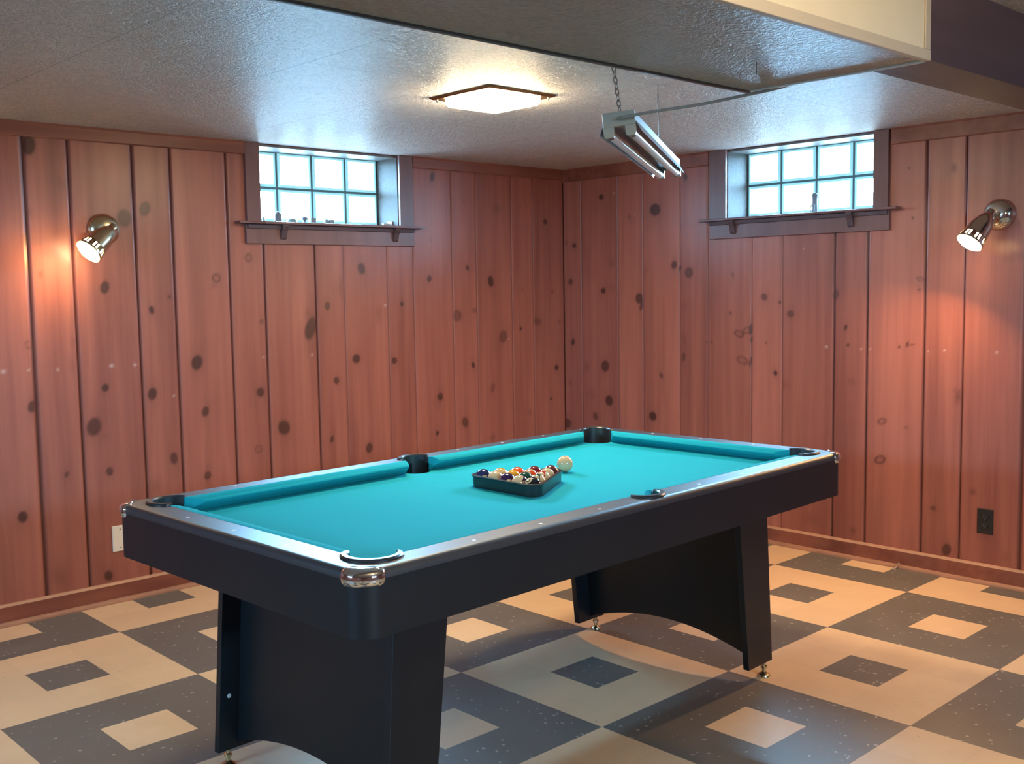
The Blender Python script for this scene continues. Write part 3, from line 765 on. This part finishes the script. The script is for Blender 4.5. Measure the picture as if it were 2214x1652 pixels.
# legs
for sx in (-1, 1):
    mb = MB()
    n = 32
    top, bot = [], []
    for i in range(n + 1):
        y = -0.379 + 0.758 * i / n
        bot.append((y, 0.140 - 0.072 * (y / 0.379) ** 2))
    poly = bot + [(0.379, 0.690), (-0.379, 0.690)]
    xat = lambda z: 0.766 + 0.040 * (0.65 - z) / 0.6
    mb.loft([[(sx * (xat(z) + t), y, z) for y, z in poly] for t in (-0.010, 0.010)])
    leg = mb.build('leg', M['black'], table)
    for sy in (-1, 1):
        mb = MB()
        pts = lambda y: [(0.655, y, 0.690), (0.834, y, 0.690), (0.880, y, 0.052), (0.726, y, 0.052)]
        mb.loft([[(sx * x, sy * y, z) for x, y, z in pts(yy)] for yy in (0.3795, 0.402)])
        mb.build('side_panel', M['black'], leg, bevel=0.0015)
        fx, fy = sx * 0.842, sy * 0.391
        MB().lathe([(0.0, 0.0005), (0.021, 0.0005), (0.023, 0.003), (0.021, 0.008), (0.010, 0.014), (0.007, 0.018), (0.007, 0.030), (0.012, 0.031), (0.012, 0.038), (0.006, 0.039), (0.006, 0.056)], 24, 0, Matrix.Translation((fx, fy, 0)), False, True).build('foot', M['brass'], leg, smooth=True)
    mb = MB().lathe([(0.0065, 0.0), (0.0065, 0.0012), (0.004, 0.002), (0.0, 0.002)], 14, 0, axis_matrix((sx * 0.838, 0.3790, 0.215), (0, -1, 0)), True, False)
    mb.build('bolt_cover', M['sight'], leg)['label'] = 'white bolt cover'

# ------------------------------------------------------------------ balls and rack
def t2w(x, y, z=0.0):
    return Vector((TX + math.cos(TR) * x - math.sin(TR) * y, TY + math.sin(TR) * x + math.cos(TR) * y, z))
RB = 0.0283
PT = 0.0570
RX0, RY0, RA = -0.047, -0.003, -0.030
def rack_pt(row, k):
    n = 5 - row
    x = RX0 + row * PT * math.sqrt(3) / 2; y = (n - 1) / 2 * PT - k * PT
    return (math.cos(RA) * x - math.sin(RA) * y, RY0 + math.sin(RA) * x + math.cos(RA) * y)
def tri_loop(r, z, n=10):
    v = [rack_pt(0, 4), rack_pt(4, 0), rack_pt(0, 0)]
    o = []
    for i in range(3):
        a = Vector(v[i - 1]); b = Vector(v[i]); c = Vector(v[(i + 1) % 3])
        d0 = (b - a).normalized(); d1 = (c - b).normalized()
        n0 = math.atan2(-d0.x, d0.y); n1 = math.atan2(-d1.x, d1.y)
        while n1 < n0: n1 += 2 * PI
        for k in range(n + 1):
            t = n0 + (n1 - n0) * k / n
            o.append((b.x + r * math.cos(t), b.y + r * math.sin(t), z))
    return o
r0 = RB + 0.0012
rack = MB().loft([tri_loop(r0, 0.7955), tri_loop(r0, ZB + 0.0006), tri_loop(r0 + 0.004, ZB + 0.0006), tri_loop(r0 + 0.0048, 0.7895), tri_loop(r0 + 0.0095, 0.7915), tri_loop(r0 + 0.0095, 0.7945), tri_loop(r0 + 0.0055, 0.7955), tri_loop(r0, 0.7955)], True, False, False).build('ball_rack', M['black_rack'], None, smooth=True)
rack.location = (TX, TY, 0); rack.rotation_euler = (0, 0, TR)
tag(rack, 'black plastic triangle rack holding the balls on the teal cloth', 'rack')

me = None
def ball(name, loc, mat, label, rot=(0, 0, 0), group=None, r=RB):
    global me
    mb = MB()
    n, k = 40, 20
    prof = [(r * math.sin(PI * i / k), -r * math.cos(PI * i / k)) for i in range(k + 1)]
    mb.lathe(prof[1:-1], n)
    o = mb.build(name, mat, None, smooth=True)
    o.location = loc; o.rotation_euler = rot
    return tag(o, label, 'ball', group)
CB = dict(blue=(0.012, 0.022, 0.085), purple=(0.030, 0.010, 0.050), black=(0.008, 0.008, 0.010), yellow=(0.72, 0.33, 0.025), green=(0.008, 0.060, 0.040), orange=(0.70, 0.085, 0.018), red=(0.42, 0.018, 0.018), maroon=(0.16, 0.012, 0.018), brown=(0.11, 0.022, 0.020))
def aim(pole, spot=None):
    """rotation whose local z points along pole and local x as near as may be along spot"""
    z = Vector(pole).normalized()
    x = Vector(spot or (0.1, -0.2, -1.0)); x = (x - z * x.dot(z)).normalized()
    return Matrix((x, z.cross(x), z)).transposed().to_euler()
rk = lambda c, s, p=None: ball_mat('ball_' + c + ('_stripe' if s else ''), CB[c], s, p)
specs = [
 (0, 0, 'blue', False, 'solid dark blue billiard ball in the corner of the rack farthest from the cue ball', (0, 0, 1), (0.5, 0.8, -0.5)),
 (0, 1, 'blue', True, 'cream billiard ball with a dark blue stripe between the solid blue and purple balls', (-0.43, -0.69, 0.64), (0.9, 0.1, -0.3)),
 (0, 2, 'purple', False, 'solid purple billiard ball in the middle of the front row of the rack', (0, 0, 1), (0.5, 0.8, -0.5)),
 (0, 3, 'purple', True, 'cream billiard ball with a dark purple stripe beside the black ball', (-0.68, 0.15, 0.71), (0.6, 0.4, -0.6)),
 (0, 4, 'black', False, 'black billiard ball with a cream number spot in the near rounded corner of the rack', (0.3, 0.9, 0.2), (-0.72, -0.28, 0.62)),
 (1, 0, 'yellow', True, 'yellow striped billiard ball with a white end showing in the back of the rack', (-0.86, 0.32, 0.26), (0.3, 0.8, -0.6)),
 (1, 1, 'yellow', False, 'solid yellow billiard ball behind the purple ball', (0, 0, 1), (0.5, 0.8, -0.5)),
 (1, 2, 'green', False, 'solid dark green billiard ball in the middle of the rack', (0, 0, 1), (0.5, 0.8, -0.5)),
 (1, 3, 'green', True, 'green striped billiard ball next to the black ball along the short side of the rack', (0.49, -0.79, 0.14), (0.4, 0.6, -0.7)),
 (2, 0, 'orange', False, 'solid orange red billiard ball at the far side of the rack', (0, 0, 1), (0.5, 0.8, -0.5)),
 (2, 1, 'orange', True, 'orange striped billiard ball behind the dark green ball', (-0.34, -0.36, -0.77), (0.8, 0.5, 0.1)),
 (2, 2, 'red', True, 'bright red billiard ball with a white edge beside the striped green ball', (0.51, -0.77, 0.09), (0.4, 0.6, -0.7)),
 (3, 0, 'maroon', False, 'solid maroon billiard ball near the apex of the rack', (0, 0, 1), (0.5, 0.8, -0.5)),
 (3, 1, 'maroon', True, 'cream billiard ball with a red brown stripe beside the apex ball', (-0.54, -0.73, 0.50), (0.9, 0.1, -0.3)),
 (4, 0, 'brown', False, 'brown billiard ball with a cream number spot at the apex of the rack', (0.6, 0.7, 0.2), (0.05, -0.86, 0.42)),
]
CB['maroon_stripe'] = (0.22, 0.03, 0.02)
for row, k, c, s, lab, pole, sp in specs:
    x, y = rack_pt(row, k)
    p = t2w(x, y, ZB + RB + 0.0004)
    ball('billiard_ball', p, rk(c, s, c in ('black', 'brown')), lab, aim(pole, sp), 'billiard balls in the rack')
ball('cue_ball', t2w(0.320, 0.082, ZB + RB + 0.0006), plain('cue_ball', (0.64, 0.46, 0.25), 0.09, coat=0.5), 'plain cream cue ball standing alone on the cloth beyond the rack')

# ------------------------------------------------------------------ ceiling light
def ceiling_light(cx_, cy_, label):
    r = empty('ceiling_light', (cx_, cy_, H))
    tag(r, label, 'ceiling light')
    mb = MB()
    mb.loft([[(sx * h, sy * h, z) for sx, sy in ((-1, -1), (1, -1), (1, 1), (-1, 1))] for h, z in ((0.172, -0.0005), (0.172, -0.004), (0.162, -0.010), (0.132, -0.010))])
    mb.build('mounting_plate', M['bronze'], r, bevel=0.001)
    mb = MB()
    mb.loft([[(x, y, z) for x, y in rrect(h, h, q, 4)] for h, q, z in ((0.131, 0.012, -0.0102), (0.131, 0.014, -0.024), (0.127, 0.014, -0.034), (0.118, 0.012, -0.0385))])
    mb.build('diffuser', M['diffuser'], r, smooth=True)
    for sx, sy in ((-1, 1), (1, -1)):
        MB().lathe([(0.005, -0.0101), (0.005, -0.015), (0.003, -0.018), (0.0, -0.0185)], 12, 0, Matrix.Translation((sx * 0.150, sy * 0.150, 0)), False, False).build('thumb_nut', M['brass'], r, smooth=True)
    return r
ceiling_light(-2.085, -1.650, 'square ceiling light glowing warm white between the windows')

gl = empty('fill_globe_light', (-3.50, -4.35, H)); tag(gl, 'small round globe light added out of view on the ceiling on the near side of the duct', 'ceiling light')  # lamp out of view, added to warm the duct panel
MB().lathe([(0.060, -0.0005), (0.060, -0.018), (0.050, -0.024), (0.0, -0.024)], 32, 0, None, False, False).build('canopy', M['bronze'], gl, smooth=True)
MB().lathe([(0.045, -0.0242), (0.066, -0.040), (0.080, -0.065), (0.085, -0.090), (0.080, -0.115), (0.066, -0.140), (0.045, -0.158), (0.020, -0.166), (0.0, -0.168)], 32, 0, None, False, False).build('globe', M['globe'], gl, smooth=True)

# ------------------------------------------------------------------ hanging shop light
A = Vector((-2.572, -2.702, 1.878)); D = Vector((0.848, 0.530, 0)).normalized()
Lf = 1.225
ROLL = math.radians(-5.0)
sl = empty('shop_light', A, math.atan2(D.y, D.x)); sl.rotation_euler[0] = ROLL
tag(sl, 'unlit two tube shop light with a mirror hood hanging from a chain', 'shop light')
# housing (channel)
mb = MB()
sec = [(-0.043, 0.0), (0.043, 0.0), (0.0435, -0.022), (0.051, -0.036), (0.0600, -0.056), (0.0605, -0.0575), (0.0590, -0.0575), (0.0495, -0.037), (0.0415, -0.030), (-0.0415, -0.030), (-0.0495, -0.037), (-0.0590, -0.0575), (-0.0605, -0.0575), (-0.0600, -0.056), (-0.051, -0.036), (-0.0435, -0.022)]
mb.loft([[(x, y, z) for y, z in sec] for x in (0.012, Lf - 0.012)])
mb.build('hood', M['hood'], sl)
for x0, x1 in ((0.0, 0.026), (Lf - 0.026, Lf)):
    mb = MB()
    mb.box((x0, -0.0455, -0.038), (x1, 0.0455, 0.0015))
    cap = mb.build('end_cap', M['grey_plastic'], sl, bevel=0.002)
    for y in (-0.031, 0.031):
        MB().loft([[(x0 + t0, y - h, z), (x1 - t0, y - h, z), (x1 - t0, y + h, z), (x0 + t0, y + h, z)] for h, z, t0 in ((0.0155, -0.0375, 0.0), (0.0145, -0.060, 0.0005), (0.012, -0.067, 0.003))]).build('lamp_holder', M['grey_plastic'], cap, bevel=0.0015)
for y in (-0.031, 0.031):
    MB().lathe([(0.0125, 0.028), (0.0128, 0.034), (0.0128, Lf - 0.034), (0.0125, Lf - 0.028)], 20, 0, axis_matrix((0, y, -0.0545), (1, 0, 0))).build('fluorescent_tube', M['tube'], sl, smooth=True)
    for x in (0.027, Lf - 0.045):
        MB().lathe([(0.0132, 0), (0.0132, 0.018)], 20, 0, axis_matrix((x, y, -0.0545), (1, 0, 0))).build('tube_collar', M['steel'], sl, smooth=True)
inv = Matrix.Rotation(-ROLL, 4, 'X') @ Matrix.Rotation(-math.atan2(D.y, D.x), 4, 'Z') @ Matrix.Translation(-A)
# chain of links from a ceiling hook to the near end of the housing
h0 = inv @ Vector((-2.394, -2.484, H)); h1 = Vector((0.040, 0.0, 0.006))
h0 = inv @ Vector((-2.575, -2.668, H))
ch = MB()
n = 15
for i in range(n):
    c = h0.lerp(h1, (i + 0.5) / n)
    d = (h1 - h0).normalized()
    Lk = (h1 - h0).length / n * 0.68
    Mx = axis_matrix(c, d, (i % 2) * PI / 2 + 0.5)
    pts = [(0.0055 * math.cos(t) , 0, Lk * math.sin(t)) for t in [2 * PI * q / 14 for q in range(14)]]
    ch.tube(pts, 0.0013, 6, 0, Mx, closed=True)
ch.build('chain', M['steel'], sl, smooth=True)
# wire at the far end: a double strand looped at the ceiling
wx, wy = -1.765, -2.190
wt = inv @ Vector((wx, wy, H)); wb = inv @ Vector((-1.757, -2.193, 1.8795)); kn = wt.lerp(wb, 0.72)
mb = MB()
for s in (-1, 1):
    mb.tube([wt + Vector((0, 0, 0)), wt.lerp(wb, 0.12) + Vector((s * 0.0012, s * 0.001, 0)), wt.lerp(wb, 0.25) + Vector((s * 0.0052, s * 0.003, 0)), wt.lerp(wb, 0.38) + Vector((s * 0.001, 0, 0)), kn + Vector((s * 0.0012, 0, 0)), wb], 0.0011, 6)
mb.tube([kn, kn + Vector((-0.012, 0.004, -0.010)), kn + Vector((-0.026, 0.008, -0.020))], 0.001, 6)
mb.build('hanging_wire', M['steel'], sl, smooth=True)
# power cord from the near end cap up behind the duct
def bez(pts, n=14):
    P = [Vector(p) for p in pts]; o = []
    for i in range(len(P) - 1):
        p0 = P[max(i - 1, 0)]; p1 = P[i]; p2 = P[i + 1]; p3 = P[min(i + 2, len(P) - 1)]
        for k in range(n):
            t = k / n
            o.append(0.5 * ((2 * p1) + (-p0 + p2) * t + (2 * p0 - 5 * p1 + 4 * p2 - p3) * t * t + (-p0 + 3 * p1 - 3 * p2 + p3) * t ** 3))
    return o + [P[-1]]
cw = [(-2.5790, -2.7060, 1.8590), (-2.5855, -2.7220, 1.8585), (-2.580, -2.745, 1.861), (-2.5300, -2.8110, 1.8720), (-2.4500, -2.8950, 1.8865), (-2.3700, -2.9760, 1.9070), (-2.3020, -3.0580, 1.9270), (-2.2800, -3.1000, 1.9500), (-2.2850, -3.1250, 2.0000), (-2.2950, -3.1350, H)]
MB().tube([inv @ p for p in bez(cw)], 0.0042, 8).build('power_cord', M['cord'], sl, smooth=True)

# ------------------------------------------------------------------ wall lamps
def wall_lamp(base, nrm, pivot, face, mat, power, label):
    r = empty('wall_lamp', base)
    tag(r, label, 'wall lamp')
    def part(mb, name, m, par=r, **kw):
        o = mb.build(name, m, None, **kw); o.parent = par; o.matrix_parent_inverse = Matrix.Translation(-Vector(base)); return o
    nrm = Vector(nrm); b = Vector(base); p = Vector(pivot); fc = Vector(face)
    Mx = axis_matrix(b, nrm)
    part(MB().lathe([(0.071, 0.0008), (0.071, 0.006), (0.069, 0.014), (0.062, 0.026), (0.048, 0.037), (0.030, 0.043), (0.012, 0.045), (0.0, 0.045)], 40, 0, Mx, True, False), 'back_plate', mat, smooth=True)
    part(MB().tube([b + nrm * 0.042, p + nrm * 0.012], 0.0105, 16), 'arm', mat, smooth=True)
    ax = (fc - p).normalized()
    Ls = (fc - p).length
    s0 = p - ax * 0.010
    Mx = axis_matrix(s0, ax)
    Lt = Ls + 0.010
    part(MB().lathe([(0.0, -0.010), (0.016, -0.008), (0.020, 0.0), (0.020, 0.020)], 20, 0, Mx, False, True), 'swivel', mat, smooth=True)
    prof = [(0.020, 0.015), (0.026, 0.022), (0.034, 0.036), (0.042, 0.060), (0.048, 0.085), (0.052, Lt - 0.046), (0.0545, Lt - 0.040)]
    mb = MB()
    mb.lathe(prof, 48, 0, Mx, False, False)
    mb.lathe([(r_ - 0.0015, z_) for r_, z_ in prof], 48, 0, Mx, False, False)
    # slotted rim: fingers in pairs with openings between them
    n = 48
    z0, z1, z2 = Lt - 0.040, Lt - 0.014, Lt - 0.004
    ra, rb, rc = 0.0545, 0.0580, 0.0595
    for i in range(n):
        t0, t1 = 2 * PI * i / n, 2 * PI * (i + 1) / n
        slot = (i % 6) in (1, 3)
        for (qa, za, qb, zb, draw) in ((ra, z0, rb, z1, not slot), (rb, z1, rc, z2, True)):
            if not draw: continue
            o_, i_ = 0.0, 0.0015
            vv = []
            for t in (t0, t1):
                for q, z in ((qa, za), (qb, zb), (qb - i_, zb), (qa - i_, za)):
                    vv.append((q * math.cos(t), q * math.sin(t), z))
            mb.add(vv, [(0, 1, 5, 4), (3, 7, 6, 2), (1, 2, 6, 5), (0, 4, 7, 3), (0, 3, 2, 1), (4, 5, 6, 7)], 0, Mx)
    part(mb, 'lamp_shade', mat, smooth=True)
    part(MB().lathe([(0.022, Lt - 0.078), (0.040, Lt - 0.052), (0.050, Lt - 0.030), (0.0525, Lt - 0.012), (0.050, Lt - 0.003), (0.042, Lt + 0.005), (0.026, Lt + 0.011), (0.0, Lt + 0.013)], 32, 0, Mx, True, False), 'bulb', M['bulb'], smooth=True)['label'] = 'glowing reflector bulb'
    li = bpy.data.lights.new('lamp_beam', 'AREA'); li.shape = 'DISK'; li.size = 0.085; li.energy = power; li.color = (1.0, 0.52, 0.18); li.spread = math.radians(SPREAD)
    lo = bpy.data.objects.new('lamp_beam', li); col.objects.link(lo)
    lo.matrix_world = axis_matrix(fc + ax * 0.016, -ax)
    lo.parent = r; lo.matrix_parent_inverse = Matrix.Translation(-Vector(base))
    return r
wall_lamp((-2.930, 0, 1.680), (0, -1, 0), (-2.930, -0.100, 1.680), (-3.052, -0.125, 1.575), M['brass'], P_L, 'gold swivel wall lamp lit on the pine boards beside the ornament window')
wall_lamp((0, -2.702, 1.684), (-1, 0, 0), (-0.100, -2.702, 1.684), (-0.195, -2.652, 1.555), M['nickel'], P_R, 'silver swivel wall lamp lit on the pine boards above the black outlet')

# ------------------------------------------------------------------ outlets
r = empty('wall_plate', (-2.923, 0, 0.289)); tag(r, 'white blank wall plate low on the gold lamp wall', 'wall plate')
MB().loft([[(x, y, z) for x, z in ((-hx, -hz), (hx, -hz), (hx, hz), (-hx, hz))] for hx, hz, y in ((0.036, 0.059, -0.0006), (0.036, 0.059, -0.004), (0.034, 0.057, -0.0065))]).build('plate', M['white_plastic'], r)
for z in (-0.042, 0.042):
    MB().lathe([(0.0032, 0.0), (0.0028, 0.001), (0.0, 0.0012)], 12, 0, axis_matrix((0, -0.0064, z), (0, -1, 0)), False, False).build('screw', M['steel'], r)
r = empty('power_outlet', (0, -2.671, 0.291)); tag(r, 'black double power outlet low on the silver lamp wall', 'power outlet')
MB().loft([[(x, y, z) for y, z in ((-hy, -hz), (hy, -hz), (hy, hz), (-hy, hz))] for hy, hz, x in ((0.036, 0.058, -0.0006), (0.036, 0.058, -0.004), (0.034, 0.056, -0.0062))]).build('plate', M['black_plastic'], r)
for z in (-0.0195, 0.0195):
    s = MB().loft([[(x, y, z + zz) for y, zz in rrect(h, h * 0.85, h * 0.6, 5)] for h, x in ((0.0165, -0.006), (0.016, -0.0088))]).build('socket', M['black_plastic'], r)
    mb = MB()
    for y in (-0.0062, 0.0062): mb.box((-0.0094, y - 0.0011, z - 0.002), (-0.0089, y + 0.0011, z + 0.007))
    mb.box((-0.0094, -0.0022, z - 0.010), (-0.0089, 0.0022, z - 0.006))
    mb.build('slots', M['slit'], s)
MB().lathe([(0.003, 0.0), (0.0026, 0.001), (0.0, 0.0012)], 12, 0, axis_matrix((-0.0061, 0, 0), (-1, 0, 0)), False, False).build('screw', M['steel'], r)

# ------------------------------------------------------------------ small things on the sills
def orn(name, u, d, prof, label, mat, cat='ornament', z=ZL):
    o = MB().lathe(prof, 24, 0, None, True, False).build(name, mat, None, smooth=True)
    o.location = (u, d, z + 0.0004)
    return tag(o, label, cat, 'ornaments along the window shelf')
orn('glass_cone', -2.090, 0.060, [(0.013, 0), (0.013, 0.006), (0.007, 0.012), (0.0045, 0.022), (0.005, 0.030), (0.0, 0.033)], 'small pointed ornament first on the window shelf beside the gold lamp', M['trinket'])
orn('dome_figurine', -2.012, 0.055, [(0.020, 0), (0.021, 0.010), (0.0185, 0.016), (0.0190, 0.028), (0.0175, 0.042), (0.012, 0.053), (0.005, 0.058), (0.0, 0.059)], 'tallest ornament on the long window shelf, shaped like a dome', M['trinket_dark'])
orn('glass_mound', -1.930, 0.060, [(0.030, 0), (0.028, 0.010), (0.022, 0.020), (0.012, 0.027), (0.0, 0.030)], 'low rounded mound ornament right after the dome figurine', M['trinket'])
o = orn('mushroom_ornament', -1.862, 0.050, [(0.010, 0), (0.008, 0.010), (0.0055, 0.017), (0.0165, 0.023), (0.0155, 0.031), (0.008, 0.037), (0.0, 0.039)], 'mushroom shaped ornament with a tilted cap on the window shelf', M['trinket_dark'])
o.rotation_euler = (0, 0.10, 0)
o = MB().loft([[(x, y, z) for x, y in rrect(h, h, 0.003, 3)] for h, z in ((0.0145, 0), (0.0155, 0.031), (0.0135, 0.031), (0.0125, 0.026))]).build('square_cup', M['trinket_dark'], None)
o.location = (-1.811, 0.055, ZL + 0.0004); tag(o, 'square little cup ornament in front of a window joint', 'ornament', 'ornaments along the window shelf')
for i, (u, h) in enumerate(((-1.727, 0.011), (-1.697, 0.016))):
    o = MB().loft([[(x, y, z) for x, y in rrect(h, 0.012, 0.004, 3)] for z in (0, 0.024)] + [[(x, y, 0.027) for x, y in rrect(h - 0.002, 0.010, 0.003, 3)]]).build('glass_cube', M['trinket'], None)
    o.location = (u, 0.055, ZL + 0.0004)
    tag(o, ('narrow glass cube ornament beside the wider glass cube', 'wider glass cube ornament last on the window shelf')[i], 'ornament', 'ornaments along the window shelf')
# figurine in the other window: narrow standing figure with a broad head
fg = empty('figurine', (0.06, -1.742, ZR)); tag(fg, 'slim grey standing figurine in the window of the silver lamp wall', 'figurine')
sk = [(0.000, 0.0185, 0.014), (0.004, 0.0185, 0.014), (0.006, 0.015, 0.012), (0.030, 0.0150, 0.012), (0.050, 0.0145, 0.012), (0.066, 0.0130, 0.011), (0.074, 0.0140, 0.012), (0.086, 0.0165, 0.014), (0.096, 0.0165, 0.014), (0.102, 0.0120, 0.010), (0.104, 0.005, 0.004)]
MB().loft([[(b_ * math.cos(2 * PI * i / 20), a_ * math.sin(2 * PI * i / 20), z + 0.0004) for i in range(20)] for z, a_, b_ in sk]).build('body', M['trinket_dark'], fg, smooth=True)
MB().tube([(-0.004, 0.013, 0.046), (-0.006, 0.020, 0.034), (-0.004, 0.0215, 0.016), (-0.004, 0.020, 0.001)], [0.004, 0.0035, 0.003, 0.003], 8).build('arm', M['trinket_dark'], fg, smooth=True)
MB().tube([(-0.012, -0.004, 0.044), (-0.014, -0.005, 0.030), (-0.013, -0.004, 0.001)], [0.0045, 0.004, 0.005], 8).build('arm', M['trinket'], fg, smooth=True)
# strip bent up at the baseboard, cup hook in the duct
o = MB().tube(bez([(-0.060, -2.252, 0.0028), (-0.047, -2.259, 0.003), (-0.038, -2.266, 0.010), (-0.036, -2.271, 0.024), (-0.037, -2.276, 0.030), (-0.040, -2.280, 0.028)], 5), 0.0024, 6).build('bent_strip', M['strip'], None, smooth=True)
tag(o, 'pale strip bent up off the floor against the baseboard', 'strip')
o = MB().tube(bez([(0, 0, 0), (0, 0, -0.010), (0.006, 0.004, -0.015), (0.009, 0.006, -0.023), (0.003, 0.002, -0.030), (-0.006, -0.004, -0.027)], 6), 0.0013, 6).build('cup_hook', M['edge'], None, smooth=True)
o.location = (-2.640, -3.200, ZS); tag(o, 'small dark cup hook screwed into the underside of the duct', 'hook')

# ------------------------------------------------------------------ light and colour
wd = bpy.data.worlds.new('world'); bpy.context.scene.world = wd; wd.use_nodes = True
nt = wd.node_tree
bg = nt.nodes['Background']; bg.inputs[1].default_value = S_SKY
tc = N(nt, 'ShaderNodeTexCoord'); sx = N(nt, 'ShaderNodeSeparateXYZ'); nt.links.new(tc.outputs['Generated'], sx.inputs[0])
rmp = N(nt, 'ShaderNodeValToRGB'); nt.links.new(mathn(nt, 'MULTIPLY_ADD', sx.outputs[2], 0.5, 0.5), rmp.inputs[0])
e = rmp.color_ramp.elements
e[0].position = 0.45; e[0].color = (0.014, 0.019, 0.021, 1)
e[1].position = 0.56; e[1].color = (*SKY, 1)
az = mathn(nt, 'MULTIPLY', mathn(nt, 'ADD', sx.outputs[0], sx.outputs[1]), 0.7071)
az = mathn(nt, 'MAXIMUM', az, 0.0)
az = mathn(nt, 'ADD', mathn(nt, 'MULTIPLY', mathn(nt, 'POWER', az, 1.6), 1.25), F_SKY)   # the sunny side of the sky
nt.links.new(mixc(nt, 1.0, rmp.outputs[0], az, 'MULTIPLY'), bg.inputs[0])
# portals that guide the sky light through the windows and the added openings
for k, (loc, rz) in enumerate((((XB - 0.19, sum(WB) / 2, 1.91), PI / 2), ((sum(WF) / 2, YF - 0.19, 1.91), PI), ((sum(WIN_L) / 2, 0.275, (ZL + TOP) / 2), 0.0), ((0.275, sum(WIN_R) / 2, (ZR + TOP) / 2), -PI / 2))):
    li = bpy.data.lights.new('window_portal', 'AREA'); li.shape = 'RECTANGLE'; li.size = (1.21, 1.21, 0.86, 0.86)[k]; li.size_y = 0.39
    li.cycles.is_portal = True
    lo = bpy.data.objects.new('window_portal', li); col.objects.link(lo)
    lo.location = loc; lo.rotation_euler = (-PI / 2, 0, rz)
sc = bpy.context.scene
sc.view_settings.view_transform = 'Standard'
try: sc.view_settings.look = 'None'
except Exception: pass
sc.view_settings.gamma = 1.0
sc.view_settings.use_curve_mapping = False
sc.view_settings.exposure = EXPO
sc.cycles.max_bounces = 8
sc.cycles.diffuse_bounces = 5
sc.cycles.sample_clamp_indirect = 6.0
sc.cycles.use_denoising = True
